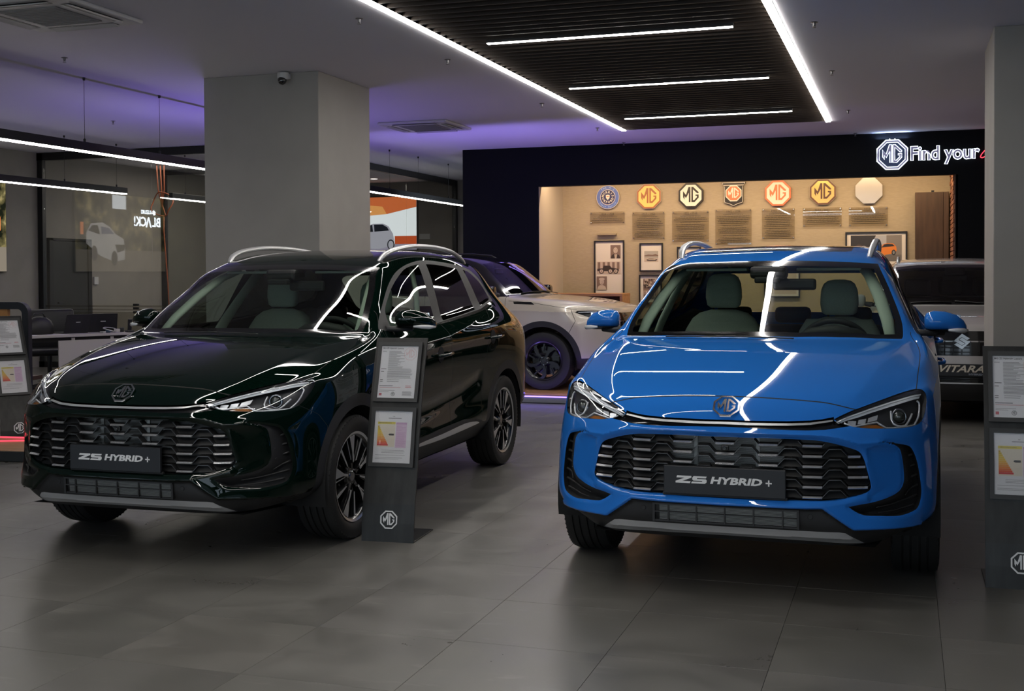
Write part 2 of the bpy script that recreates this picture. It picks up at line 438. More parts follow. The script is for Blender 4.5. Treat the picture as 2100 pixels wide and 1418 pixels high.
near = sorted([c for c in cand if seen(*c)], key=lambda c: c[0]**2+c[1]**2)[:296]; ns = set(near); far = MB()
for x, y in near:
    o = bpy.data.objects.new('tile', tmesh[rng.randrange(4)]); o.location = (x, y, 0); link(o, floor)
for x, y in cand:
    if (x, y) not in ns and XL < x < XR and YF < y < YB: far.add([(x-.2985,y-.2985,0),(x+.2985,y-.2985,0),(x+.2985,y+.2985,0),(x-.2985,y+.2985,0)], [(0,1,2,3)])
tag(far.build('tiles', tile_ms[1], floor), kind='stuff')
# ceiling with the slot for the slat panel
SX0, SX1, SY1 = -3.655, -.950, 15.97
ce = MB(); ce.box((XL-.2,YF-.2,H), (SX0,YB+.2,H+.15)); ce.box((SX1,YF-.2,H), (XR+.2,YB+.2,H+.15)); ce.box((SX0,SY1,H), (SX1,YB+.2,H+.15)); struct(ce.build('ceiling', ceil_m))
slot = MB(); slot.box((SX0,YF-.2,H+.145), (SX1,SY1,H+.15)); slat_panel = slot.build('ceiling_slat_field', mat('slot_black', (.002,.002,.002), .9)); struct(slat_panel)
wood_m = mat('dark_brown_slat', (.034,.022,.014), .6); noise_tint(wood_m, 8, .25, stretch=(1,14,14))
sl = MB(); sl.box((SX0+.03,-.010,H-.005), (SX1-.03,.010,H+.085)); so = sl.build('slat', wood_m, slat_panel); smesh = so.data; y = SY1-.06; so.location = (0,y,0)
while y > -2.6:
    y -= .1512; o = bpy.data.objects.new('slat', smesh); o.location = (0,y,0); link(o, slat_panel)
# walls
sbox('wall_left', (XL-.2,YF,0), (XL,YB,H), wall_m); sbox('wall_right', (XR,YF,0), (XR+.2,YB,H), mat('dark_brown_wall', (.035,.026,.020), .8)); sbox('wall_back', (XL,YB,0), (-4.6,YB+.2,H), wall_m)
# shop front behind the camera : sill, posts and panes
sf = sbox('wall_front', (XL,YF-.2,0), (XR,YF,.30), wall_m); sbox('front_header', (XL,YF-.2,H-.9), (XR,YF,H), wall_m, sf)
for k in range(9): x = XL+k*(XR-XL)/8; sbox('front_post', (x-.3 if k%3==0 else x-.05,YF-.15,.30), (x+.3 if k%3==0 else x+.05,YF-.05,H-.9), frame_m, sf)
for k in range(8):
    x0 = XL+k*(XR-XL)/8+.06; x1 = x0+(XR-XL)/8-.12; o = sbox('window_%d' % (k+1), (x0,YF-.11,.30), (x1,YF-.10,H-.9), glass_mat('shop_window_glass', (.80,.83,.84)))
# pillars
for nm, x0, x1 in (('pillar_left',-6.626,-5.358),('pillar_right',.674,1.95)):
    b = MB(); b.box((x0,10.30,0), (x1,11.45,H), None, .006); struct(b.build(nm, pillar_m))
# black feature wall with its lit niche
NX0, NX1, NZ, WY, NY = -5.385, .695, 2.788, 17.60, 18.95
beige = mat('niche_grasscloth', (.40,.325,.225), .75); noise_tint(beige, 14, .07, stretch=(1,1,9)); bump(beige, 120, .12, .003, stretch=(.15,1,1))
fw = MB(); fw.box((-6.632,WY,0), (NX0,NY+.25,H)); fw.box((NX1,WY,0), (XR,NY+.25,H)); fw.box((NX0,WY,NZ), (NX1,WY+.14,H)); fw.box((NX0,NY+.05,0), (NX1,NY+.25,H)); struct(fw.build('wall_feature', dark_m))
nb = sbox('wall_niche', (NX0,NY,0), (NX1,NY+.05,H), beige); sbox('wall_niche_side', (NX0,WY+.02,0), (NX0+.006,NY,H), mat('niche_side_paint', (.46,.40,.35), .7)); sbox('ceiling_niche', (NX0,WY+.14,3.30), (NX1,NY,3.32), mat('niche_side_paint', (.46,.40,.35), .7))
# rough copper brick return at the right end of the niche
brick_ms = [mat(f'copper_brick_{i}', c, .7) for i, c in enumerate(((.24,.095,.05),(.30,.13,.07),(.19,.075,.045)))]
ret = sbox('wall_niche_end', (NX1-.045,WY+.01,0), (NX1-.03,NY,3.3), mat('brick_mortar', (.10,.06,.045), .9))
bmesh_ = []
for m in brick_ms: b = MB(); b.box((-.016,-.095,-.028), (.012,.095,.028), None, .006); o = b.build('brick', m); bmesh_.append(o.data); bpy.data.objects.remove(o)
for r in range(25):
    for c in range(7):
        y = WY+.11+c*.20+(.1 if r % 2 else 0); z = 1.60+.033+r*.0655
        if y > NY-.05: continue
        o = bpy.data.objects.new('brick', bmesh_[rng.randrange(3)]); o.location = (NX1-.045-rng.random()*.008, y, z); link(o, ret)
# office glazing on the left
gm = glass_mat('partition_glass', (.93,.935,.92), 1.5, refl=1.25)
GY, GX = 15.60, -8.90
def rail(name, lo, hi, parent): return sbox(name, lo, hi, frame_m, parent)
g1 = struct(empty('window_office_front')); rail('top_rail', (XL,GY-.04,H-.12), (GX,GY+.04,H-.005), g1); rail('bottom_rail', (XL,GY-.04,.0), (GX,GY+.04,.09), g1)
for x in (XL+.06, -11.0, GX): rail('post', (x-.045,GY-.04,.0), (x+.045,GY+.04,H-.01), g1) if x != -11.0 else None
for x0, x1 in ((XL+.11,-10.98),(-10.97,GX-.05)): sbox('pane', (x0,GY-.005,.09), (x1,GY+.005,H-.12), gm, g1)
frost = glass_mat('frosted_stripe', (.62,.61,.57), 1.5, rough=.25)
for z0, z1 in ((.955,.985),(.905,.932),(.30,.885)): sbox('frosted_stripe', (XL+.12,GY-.008,z0), (GX-.05,GY-.0055,z1), glass_mat('frosted_band', (.80,.79,.75), 1.45, rough=.3), g1)
for z in (1.0,.945,.885): sbox('door_pull', (-11.30,GY-.05,z-.022), (-11.22,GY-.006,z+.012), frame_m, g1)
g3 = struct(empty('window_office_side')); rail('top_rail', (GX-.04,GY,H-.12), (GX+.04,YB,H-.005), g3)
for y in (YB-.06,): rail('post', (GX-.045,y-.045,0), (GX+.045,y+.045,H-.01), g3)
for y0, y1 in ((GY+.05,18.1),(18.11,20.6),(20.61,YB-.11)): sbox('pane', (GX-.005,y0,.05), (GX+.005,y1,H-.12), glass_mat('side_partition_glass', (.90,.91,.89), 1.5), g3)
g2 = struct(empty('window_office_inner')); rail('top_rail', (XL,18.86,H-.10), (-10.2,18.94,H-.005), g2); rail('post', (XL+.01,18.86,0), (XL+.10,18.94,H-.01), g2); sbox('pane', (XL+.11,18.895,.05), (-10.25,18.905,H-.10), glass_mat('side_partition_glass', (.90,.91,.89)), g2)
# dark door on the left wall behind the glass
dm = mat('charcoal_door', (.012,.013,.012), .45)
dr = struct(empty('door_1', (XL,0,0))); sbox('door_leaf', (.0,15.86,.0), (.045,16.72,2.02), dm, dr, .004); sbox('door_frame', (.0,15.77,0), (.06,15.86,2.06), frame_m, dr); sbox('door_frame', (.0,16.72,0), (.06,16.81,2.06), frame_m, dr); sbox('door_frame', (.0,15.77,2.02), (.06,16.81,2.06), frame_m, dr)
sbox('door_handle', (.05,15.95,1.0), (.09,16.08,1.02), frame_m, dr)
# ---------------------------------------------------------------- ceiling lamps and devices
strip_m = emit_mat('strip_light_diffuser', (1.0,.955,.90), STRIP_E); pend_m = emit_mat('pendant_diffuser', (1.0,.955,.90), PEND_E)
for x, lb in ((SX0,'long white light line along the left edge of the slat ceiling'),(SX1,'long white light line along the right edge of the slat ceiling')):
    t = thing('linear_light', lb, 'light', (x,0,H)); b = MB(); b.box((-.034,-2.7,-.004), (.034,SY1,.03)); b.build('housing', frame_m, t); b = MB(); b.box((-.030,-2.68,-.012), (.030,SY1-.01,-.004)); b.build('diffuser', strip_m, t)
names_ = ['over the badge wall end','in the middle of the view','nearest the top edge of the picture','above the blue and green bonnets','above the open floor before the cars','second beyond the top of the picture','farthest toward the shop front']
for k in range(7):
    y = 14.58-2.57*k; t = thing('linear_light', 'short white light bar among the dark slats, '+names_[k], 'light', (-2.307,y,H)); b = MB(); b.box((-1.025,-.026,-.03), (1.025,.026,.05)); b.build('housing', frame_m, t); b = MB(); b.box((-1.02,-.021,-.036), (1.02,.021,-.03)); b.build('diffuser', strip_m, t)
def pendant(x, y0, y1, z, wires, lb):
    t = thing('pendant_light', lb, 'light', (x,y0,z)); L = y1-y0
    b = MB(); b.box((-.032,0,.012), (.032,L,.098), None, .003); b.build('housing', frame_m, t); b = MB(); b.box((-.028,.01,-.002), (.028,L-.01,.012)); b.build('diffuser', pend_m, t)
    for y in wires:
        b = MB(); b.tube([(0,y-y0,.098),(0,y-y0,H-z)], .0022, 5); b.lathe([(.0,.0),(.012,.0),(.012,.035),(.004,.04)], 10, 'z', Matrix.Translation((0,y-y0,.095))); b.lathe([(.004,-.03),(.012,-.028),(.014,0)], 10, 'z', Matrix.Translation((0,y-y0,H-z))); b.build('suspension_wire', frame_m, t)
pendant(-7.705, 6.2, 13.2, 2.665, (8.6,9.86,11.11), 'long black pendant light bar hanging left of the grey pillar')
pendant(-11.11, 9.5, 15.15, 2.665, (11.5,13.78,14.93), 'black pendant light bar ending before the glass office front')
pendant(-11.11, 16.30, 18.6, 2.665, (16.7,18.2), 'pendant light bar inside the glass office')
pendant(-7.68, 15.2, 21.6, 2.690, (17.13,18.29,19.66), 'pendant light bar between the pillar and the black wall')
spr_m = mat('sprinkler_metal', (.20,.19,.19), .4, metal=.6)
sp = MB(); sp.lathe([(0,.0),(.035,-.001),(.040,-.006),(.016,-.010),(.012,-.04),(.006,-.045),(0,-.045)], 16, 'z'); sp.lathe([(0,-.062),(.020,-.060),(.022,-.058),(0,-.056)], 12, 'z'); sp.tube([(.012,0,-.035),(.008,0,-.06)], .003, 5); sp.tube([(-.012,0,-.035),(-.008,0,-.06)], .003, 5)
p0 = None
for i, (x, y, lb) in enumerate(((-3.97,8.31,'nearest the camera left of the slat ceiling'),(-3.97,10.16,'second from the camera left of the slat ceiling'),(-3.97,13.13,'left of the slat ceiling, past the second light bar'),(-3.93,15.57,'left of the slat ceiling, by its far corner'),(-4.0,17.45,'at the top of the black wall above the first badge'),(-.68,9.63,'nearest the camera right of the slat ceiling'),(-.68,12.0,'second from the camera right of the slat ceiling'),(-.66,14.97,'right of the slat ceiling, by its far corner'),(-.67,17.45,'at the top of the black wall above the gold badge'),(-7.16,8.90,'between the ceiling cassette and the near pendant light'),(-9.5,12.71,'between the two pendant light bars'))):
    if p0 is None: o = sp.build('sprinkler', spr_m, None, auto=40); p0 = o
    else: o = p0.copy(); COL.objects.link(o)
    o.location = (x,y,H); o.scale = (.75,.75,.75); tag(o, 'small metal ceiling sprinkler '+lb, 'sprinkler', 'ceiling sprinklers')
white_p = mat('white_plastic', (.50,.50,.50), .45); grey_p = mat('grille_grey', (.26,.255,.25), .6)
def cassette(x, y, lb):
    t = thing('air_conditioner', lb, 'air conditioner', (x,y,H)); b = MB(); b.box((-.475,-.475,-.035), (.475,.475,0), None, .015); b.build('panel', white_p, t)
    b = MB(); b.box((-.26,-.26,-.042), (.26,.26,-.034), None, .004); g = b.build('intake_grille', grey_p, t)
    for k in range(12): c = MB(); yy = -.235+k*.043; c.box((-.24,yy,-.046), (.24,yy+.014,-.042)); c.build('grille_bar', grey_p, g)
    for k in range(4):
        M = Matrix.Rotation(k*PI/2, 4, 'Z'); c = MB(); c.box((-.30,-.415,-.037), (.30,-.335,-.0355), M); c.build('air_slot', frame_m, t)
        c = MB(); M2 = M @ Matrix.Translation((0,-.39,-.040)) @ Matrix.Rotation(.25, 4, 'X'); c.box((-.29,-.035,-.003), (.29,.035,.003), M2); c.build('louvre', white_p, t)
cassette(-5.98, 14.49, 'white ceiling air conditioner cassette above the beige car'); cassette(-6.02, 7.33, 'white ceiling air conditioner cassette at the upper left corner')
t = thing('security_camera', 'white dome security camera at the top of the left pillar', 'camera', (-5.70,10.29,3.33)); b = MB(); b.lathe([(0,.06),(.055,.06),(.058,.02),(.05,-.005),(0,-.01)], 24, 'z', Matrix.Translation((0,-.055,0))); b.box((-.05,-.06,.0),(.05,.008,.055),None,.01); b.build('bracket', white_p, t, auto=40)
b = MB(); b.lathe([(0,.045),(.02,.04),(.036,.025),(.044,0),(.040,-.02)], 24, 'z', Matrix.Translation((.0,-.075,-.015)) @ Matrix.Rotation(math.radians(155), 4, 'X')); b.build('camera_eye', mat('camera_dome', (.008,.008,.009), .08, coat=1), t, smooth=True)
# ---------------------------------------------------------------- illuminated sign on the black wall
lav = mat('lavender_sign_face', (.22,.21,.30), .45, emit=(.42,.40,.66), es=.22); glow = emit_mat('white_led_edge', (.80,.90,1.0), 2.6); halo = emit_mat('blue_led_edge', (.22,.42,1.0), 1.2); redn = emit_mat('red_led_line', (1.0,.06,.10), 1.8)
def outline(name, P, M, r, m, parent):
    b = MB(); b.tube([M @ Vector((p[0], p[1], 0)) for p in P], r, 6, closed=True); return b.build(name, m, parent, smooth=True)
sg = thing('wall_sign', 'lit octagon logo sign with two letters on the black wall', 'sign', (-.175,WY,3.088)); SM = frame_mat((0,-.045,0), (1,0,0), (0,-1,0)); R_ = .205
b = MB(); b.prism([OCT(R_), OCT(R_*.84)[::-1]], -.03, 0, SM); b.build('ring', lav, sg); b = MB(); b.prism(OCT(R_*.84), -.04, -.036, SM); b.build('backing', mat('sign_backing', (.03,.05,.12), .4), sg)
outline('edge_light', OCT(R_), SM, .0085, glow, sg); outline('edge_light', OCT(R_*.84), SM, .006, glow, sg)
for P in (LET_M, LET_G): P = scl(P, R_*.86); b = MB(); b.prism(P, -.03, -.002, SM); b.build('letter', lav, sg); outline('edge_light', P, SM, .0055, glow, sg)
for x in (-.035,.035): b = MB(); b.lathe([(0,0),(.008,.002),(.009,.01),(0,.018)], 10, 'z', Matrix.Translation((x,-.03,R_+.006))); b.build('fixing_light', glow, sg)
area('sign_glow', (-.175,WY-.035,3.31), (PI,0,0), .42, .02, 1.6, (.45,.62,1.0))
def lit_text(s, x0, x1, zc, size, lb):
    t = thing('wall_sign', lb, 'sign', (x0,WY,zc)); me = text_mesh(s, size, width=x1-x0, align='LEFT', res=3, bold=.007); M = frame_mat((0,-.05,0), (1,0,0), (0,-1,0))
    bm = bmesh.new(); bm.from_mesh(me); bmesh.ops.remove_doubles(bm, verts=bm.verts, dist=1e-5)
    # each connected letter is a part of its own
    seen_ = set(); groups = []
    for f in bm.faces:
        if f in seen_: continue
        st = [f]; g = []; seen_.add(f)
        while st:
            q = st.pop(); g.append(q)
            for e in q.edges:
                for h in e.link_faces:
                    if h not in seen_: seen_.add(h); st.append(h)
        groups.append(g)
    for g in groups:
        vs_ = list({v for f in g for v in f.verts}); ix = {v: i for i, v in enumerate(vs_)}
        V = [M @ v.co for v in vs_]; F = [[ix[v] for v in f.verts] for f in g]; n = len(V)
        eb = [e for f in g for e in f.edges if len(e.link_faces) == 1]; W = []
        for f in g:
            vv = [ix[v] for v in f.verts]
            for a, b_ in zip(vv, vv[1:]+vv[:1]):
                e = next(e for e in f.edges if {ix[e.verts[0]], ix[e.verts[1]]} == {a, b_})
                if len(e.link_faces) == 1: W.append((b_, a, a+n, b_+n))
        lo = mesh_obj('letter', V+[p+Vector((0,.04,0)) for p in V], F+W, lav, t)
        nx_ = {}
        for q in W: nx_[q[1]] = q[0]
        while nx_:
            a = next(iter(nx_)); L = []
            while a in nx_: L.append(a); a = nx_.pop(a)
            if len(L) > 3: b = MB(); b.tube([V[i] for i in L], .0062, 5, closed=True); b.build('edge_light', glow, lo, smooth=True)
    bm.free(); return t
lit_text('Find your', .070, .968, 3.083, .27, 'lit white outlined lettering reading Find your on the black wall')
t = thing('wall_sign', 'red script light line after the white lettering, half behind the pillar', 'sign', (.99,WY,3.06)); b = MB(); b.tube([(p[0],-.05,p[1]) for p in spline([(.17,.09),(.08,.07),(.01,.0),(-.01,-.045),(.02,-.055),(.07,-.02),(.12,.05),(.19,.18),(.15,.02),(.17,-.05),(.24,-.03),(.32,.05),(.34,-.05),(.40,.03),(.46,.05)], 5, False)], .0075, 6); b.build('script_line', redn, t, smooth=True)
# ---------------------------------------------------------------- badges, plaques and pictures in the niche
ink = mat('dark_print', (.085,.066,.045), .7); acry = glass_mat('acrylic_sheet', (.90,.885,.86), 1.45)
def fm(x, z, dy): return frame_mat((x, NY-dy, z), (1,0,0), (0,-1,0))
def P_(c, r=.4, **k): return mat('print_%d_%d_%d' % tuple(int(x*255) for x in c), c, r, **k)
def oct_badge(x, z, lb, rim, field, let, r=.197, thick=.035, edge=None):
    t = thing('heritage_badge', lb, 'badge', (x,NY,z)); M = frame_mat((0,-.012,0), (1,0,0), (0,-1,0))
    b = MB(); b.prism(OCT(r), 0, thick, M); b.build('plate', edge or rim, t); b = MB(); b.prism([OCT(r*.985), OCT(r*.86)[::-1]], thick-.001, thick+.003, M); b.build('rim', rim, t); b = MB(); b.prism(OCT(r*.86), thick-.001, thick+.0012, M); b.build('field', field, t)
    b = MB(); b.prism([OCT(r*.80), OCT(r*.755)[::-1]], thick, thick+.0022, M) if False else None
    for P in (LET_M, LET_G): b = MB(); b.prism(scl(P, r*.86), thick, thick+.004, M); b.build('letter', let, t)
    return t
def arc_text(s, R, mid, size, m, M, parent, up=True, step=None):
    n = len(s); st = step or size*.82/R
    for i, ch in enumerate(s):
        if ch == ' ': continue
        a = mid+((n-1)/2-i)*st*(1 if up else -1)
        text_obj('letter', ch, size, m, M @ Matrix.Translation((R*math.cos(a), R*math.sin(a), 0)) @ Matrix.Rotation(a-PI/2 if up else a+PI/2, 4, 'Z'), parent, ext=.0006, res=1, bold=.001)
bx = [-4.603+.6795*k for k in range(7)]; bz = 2.684
t = thing('heritage_badge', 'round blue badge, first of the row in the niche', 'badge', (bx[0],NY,bz)); M = frame_mat((0,-.012,0), (1,0,0), (0,-1,0))
b = MB(); b.prism(circle(0,0,.193,40), 0, .03, M); b.build('plate', P_((.55,.50,.46)), t); b = MB(); b.prism([circle(0,0,.184,40), circle(0,0,.128,40)[::-1]], .03, .0315, M); b.build('outer_ring', P_((.10,.16,.46)), t); b = MB(); b.prism([circle(0,0,.128,40), circle(0,0,.118,40)[::-1]], .03, .033, M); b.build('inner_rim', P_((.62,.55,.50)), t); b = MB(); b.prism(circle(0,0,.118,40), .03, .0312, M); b.build('centre', P_((.02,.02,.10)), t)
cream = P_((.80,.74,.62)); arc_text('MORRIS', .082, PI/2, .052, cream, M @ Matrix.Translation((0,0,.0318)), t, step=.52); arc_text('OXFORD', .082, -PI/2, .052, cream, M @ Matrix.Translation((0,0,.0318)), t, up=False, step=.52)
pale = P_((.35,.48,.75)); arc_text('THE M.G', .156, PI/2, .040, pale, M @ Matrix.Translation((0,0,.032)), t, step=.22); arc_text('Super Sports', .156, -PI/2, .036, pale, M @ Matrix.Translation((0,0,.032)), t, up=False, step=.17)
b = MB(); b.prism([(-.032,.035),(0,.042),(.032,.035),(.030,-.012),(0,-.045),(-.030,-.012)], .031, .034, M); b.build('shield', cream, t); b = MB(); b.prism([(-.018,.018),(.018,.018),(.014,.004),(-.014,.004)], .034, .0345, M); b.build('shield_mark', P_((.7,.12,.05)), t)
oct_badge(bx[1], bz-.004, 'brown and yellow octagon badge, second of the row in the niche', P_((.36,.125,.045)), P_((.85,.58,.16)), P_((.36,.125,.045)), edge=P_((.75,.66,.6)))
oct_badge(bx[2], bz-.006, 'black and white octagon badge in the niche', P_((.02,.014,.012)), P_((.82,.78,.68)), P_((.02,.014,.012)))
t = thing('heritage_badge', 'black shield badge with a small orange octagon in the niche', 'badge', (bx[3]-.005,NY,bz-.01)); shield = [(-.185,.20),(.185,.20),(.182,.175),(.150,.135),(.150,-.10),(.145,-.13),(.06,-.155),(0,-.185),(-.06,-.155),(-.145,-.13),(-.150,-.10),(-.150,.135),(-.182,.175)]
b = MB(); b.prism(shield, 0, .03, M); b.build('plate', P_((.02,.014,.012)), t); b = MB(); b.prism([scl(shield, .97), scl(shield, .92)[::-1]], .029, .033, M); b.build('edge_line', P_((.62,.56,.48)), t); b = MB(); b.prism([(-.17,.155),(.17,.155),(.155,.142),(-.155,.142)], .029, .033, M); b.build('edge_line', P_((.62,.56,.48)), t)
b = MB(); b.prism(OCT(.125), .03, .036, M @ Matrix.Translation((0,.02,0))); b.build('octagon', cream, t); b = MB(); b.prism(OCT(.110), .036, .0375, M @ Matrix.Translation((0,.02,0))); b.build('octagon_field', P_((.80,.20,.085)), t)
for P in (LET_M, LET_G): b = MB(); b.prism(scl(P, .112, 0, .02), .0375, .039, M); b.build('letter', cream, t)
oct_badge(bx[4], bz-.006, 'orange and white octagon badge in the niche', P_((.85,.20,.085)), P_((.82,.74,.60)), P_((.85,.20,.085)))
oct_badge(bx[5], bz-.004, 'gold octagon badge with dark letters, second from the right in the niche', P_((.13,.05,.025)), mat('polished_gold', (.80,.52,.17), .28, metal=.6), P_((.10,.035,.018)), edge=P_((.66,.56,.46)))
oct_badge(bx[6], bz-.002, 'pale silver octagon badge, last of the row in the niche', mat('polished_silver', (.58,.53,.48), .3, metal=.5), mat('polished_silver'), mat('polished_silver', (.30,.24,.20), .3, metal=.5), thick=.045)
plq = [(2.447,2.255,'1924 - 1928',(3,)),(2.435,1.990,'1927 - 1952',(7,5)),(2.433,1.940,'1952 - 1962',(3,5,5)),(2.447,1.885,'1962 - 1990',(6,5,5)),(2.441,1.965,'1990 - 2010',(8,5)),(2.440,2.145,'2010 - 2021',(6,)),(2.437,2.140,'2021 -',(6,))]
wds = [.58,.53,.59,.57,.50,.58,.57]
for k, (z1, z0, hd, par) in enumerate(plq):
    ordn = ['first','second','third','fourth','fifth','sixth','seventh'][k]; x = bx[k]-(.01 if k != 4 else -.005); w_ = wds[k]/2
    t = thing('acrylic_plaque', f'clear acrylic text plaque with dates, {ordn} from the left in the niche', 'plaque', (x,NY,(z0+z1)/2), group='acrylic plaques under the badges'); hz = (z1-z0)/2
    b = MB(); b.box((-w_,-.040,-hz), (w_,-.036,hz)); b.build('sheet', acry, t)
    M = frame_mat((0,-.0408,0), (1,0,0), (0,-1,0)); text_obj('date', hd, .046, ink, M @ Matrix.Translation((0,hz-.038,0)), t, ext=.0003, bold=.0012, res=1)
    b = MB(); r_ = random.Random(k); v = hz-.085
    for g in par:
        for q in range(g):
            hw = w_*(.55 if q == 0 else r_.uniform(.68,.92)); xx = -hw
            while xx < hw:
                L = r_.uniform(.012,.045); x1 = min(hw, xx+L); b.box((xx,-.0413,v-.0045), (x1,-.0407,v+.0045)); xx = x1+.007
            v -= .0265
        v -= .022
    tag(b.build('text_lines', ink, t), kind='stuff')
    for sx in (-1,1):
        for sz in (-1,1): b = MB(); b.lathe([(0,.045),(.007,.045),(.008,.042),(.008,0)], 10, 'z', frame_mat((sx*(w_-.02),0,sz*(hz-.02)), (1,0,0), (0,-1,0))); b.build('standoff', mat('chrome', (.82,.82,.83), .08, metal=1), t)
pic_black = mat('picture_frame_black', (.012,.011,.011), .4); paper = mat('picture_paper', (.72,.66,.60), .6); sep_d = P_((.05,.035,.028)); sep_m = P_((.22,.15,.12)); sep_l = P_((.55,.45,.38))
def picture(x0, x1, z0, z1, lb, draw, fw_=.022):
    t = thing('framed_picture', lb, 'picture', ((x0+x1)/2,NY,(z0+z1)/2), group='framed pictures in the niche'); w_, h_ = (x1-x0)/2, (z1-z0)/2; M = frame_mat((0,-.004,0), (1,0,0), (0,-1,0))
    b = MB(); b.prism([[(-w_,-h_),(w_,-h_),(w_,h_),(-w_,h_)],[(-w_+fw_,h_-fw_),(w_-fw_,h_-fw_),(w_-fw_,-h_+fw_),(-w_+fw_,-h_+fw_)]], 0, .03, M); b.build('frame', pic_black, t); b = MB(); b.prism([(-w_+fw_,-h_+fw_),(w_-fw_,-h_+fw_),(w_-fw_,h_-fw_),(-w_+fw_,h_-fw_)], .004, .008, M); b.build('mount', paper, t)
    lay = [0]
    def put(P, m, name='print'):
        lay[0] += 1; b = MB(); b.prism(P, .008, .0085+.0004*lay[0], M); b.build(name, m, t)
    draw(put, w_-fw_, h_-fw_); return t
def rect(a, b, c, d): return [(a,b),(c,b),(c,d),(a,d)]
def ell(cx, cy, rx, ry, n=18): return [(cx+rx*math.cos(2*PI*k/n), cy+ry*math.sin(2*PI*k/n)) for k in range(n)]
def portrait(put, x, y, s, cap=False):
    put(rect(x-.085*s,y-.11*s,x+.085*s,y+.11*s), sep_m); put([(x-.08*s,y-.11*s),(x+.08*s,y-.11*s),(x+.06*s,y-.055*s),(x+.02*s,y-.035*s),(x-.03*s,y-.035*s),(x-.065*s,y-.06*s)], sep_l if cap else sep_d); put([(x-.012*s,y-.11*s),(x+.016*s,y-.11*s),(x+.028*s,y-.04*s),(x-.022*s,y-.04*s)], sep_l)
    put(ell(x,y+.022*s,.036*s,.050*s), sep_l); put([(x+.004*s,y+.03*s),(x+.012*s,y+.005*s),(x+.003*s,y+.005*s)], sep_m); put(rect(x-.014*s,y-.008*s,x+.016*s,y-.004*s), sep_m)
    for dx in (-.014,.016): put(rect(x+dx*s-.006*s,y+.030*s,x+dx*s+.006*s,y+.034*s), sep_d)
    if cap: put(ell(x,y+.065*s,.05*s,.022*s), sep_l)
def oldcar(put, x, y, s):
    put(rect(x-.20*s,y-.10*s,x+.20*s,y+.10*s), sep_l)
    for k in range(5): put(rect(x-.18*s+k*.08*s,y-.02*s,x-.14*s+k*.08*s,y+.09*s), sep_m)
    put([(x-.19*s,y-.055*s),(x+.17*s,y-.055*s),(x+.17*s,y-.02*s),(x+.05*s,y+.0*s),(x+.02*s,y+.035*s),(x-.08*s,y+.035*s),(x-.10*s,y-.01*s),(x-.19*s,y-.015*s)], sep_d)
    for cx in (-.12,.03,.12): put(ell(x+cx*s,y-.055*s,.042*s,.042*s), sep_d); put(ell(x+cx*s,y-.055*s,.028*s,.028*s), sep_l); put(ell(x+cx*s,y-.055*s,.009*s,.009*s,8), sep_d)
picture(-4.841,-4.337,.92,1.980,'tall framed sheet with two sepia portraits and an old open car', lambda p, w_, h_: (portrait(p,.105,.345,1.0), oldcar(p,-.01,.085,1.0), portrait(p,-.125,-.165,1.0,True)))
def boat(p, w_, h_): p(rect(-.115,-.02,.115,.10), P_((.42,.38,.34))); p([(-.115,.03),(-.05,.045),(.02,.04),(.07,.055),(.115,.03),(.115,.015),(-.115,.015)], sep_m); p(rect(-.115,-.075,.115,-.015), sep_l); p([(-.085,-.04),(-.06,-.06),(.08,-.06),(.10,-.035),(.02,-.022),(-.03,-.022)], sep_d); p([(-.07,-.043),(.08,-.043),(.06,-.030),(-.03,-.030)], sep_l)
picture(-4.084,-3.702,1.469,1.930,'small framed photograph of a speedboat', boat)
def crowd(p, w_, h_):
    p(rect(-.12,-.16,.12,.17), sep_m); r_ = random.Random(4)
    for k in range(40): x, y = r_.uniform(-.11,.11), r_.uniform(.03,.16); p(ell(x,y,.012,.014,8), r_.choice((sep_d,sep_l)))
    oldcar(p,0,-.08,.55)
picture(-4.094,-3.719,.95,1.416,'framed sepia photograph of a crowd below the speedboat picture', crowd)
picture(-3.472,-3.09,1.35,1.862,'framed print half hidden by the left roof rail of the blue car', boat)
picture(-3.25,-2.75,.80,1.25,'framed print seen through the blue car windscreen on the left', lambda p, w_, h_: p(rect(-.2,-.17,.2,.17), sep_l))
picture(-2.10,-1.55,1.05,1.52,'framed pale print seen through the rear window of the blue car', lambda p, w_, h_: p(rect(-.22,-.18,.22,.18), sep_l))
def orange(p, w_, h_):
    og, od, gl_ = P_((.75,.22,.03)), P_((.40,.10,.015)), P_((.02,.02,.025)); p(rect(-w_+.055,-h_+.05,w_-.055,h_-.03), P_((.035,.03,.03))); p([(.0,h_-.03),(.20,h_-.03),(.27,.05),(-.08,.05)], P_((.42,.42,.45))); p(rect(-w_+.055,-h_+.05,w_-.055,-.09), P_((.16,.14,.13))); p(rect(.15,-.09,w_-.055,h_-.03), P_((.23,.20,.18)))
    p([(-.02,-.03),(.02,.015),(.06,.02),(.11,.075),(.16,.085),(.25,.08),(.29,.035),(.30,-.02),(.28,-.06),(.06,-.11),(-.01,-.10),(-.03,-.07)], og); p([(.075,.02),(.12,.068),(.165,.075),(.24,.07),(.27,.04),(.16,.03)], gl_); p([(-.015,-.05),(.05,-.06),(.05,-.085),(-.01,-.085)], od)
    for cx, cy in ((.055,-.085),(.255,-.055)): p(ell(cx,cy,.030,.042), gl_); p(ell(cx,cy,.016,.026), P_((.25,.25,.25)))
    p(ell(-.25,.02,.06,.05), P_((.10,.07,.06))); p(ell(-.18,.01,.05,.04), P_((.30,.28,.30)))
picture(-.872,.030,1.530,2.056,'framed colour picture of an orange car right of the blue roof', orange, .024)
sh = sbox('picture_shelf', (-4.785,NY-.075,2.068), (-4.465,NY,2.094), mat('beige_shelf', (.30,.24,.165), .6)); del sh['kind']; tag(sh, 'small beige wall shelf above the tall picture sheet', 'shelf')
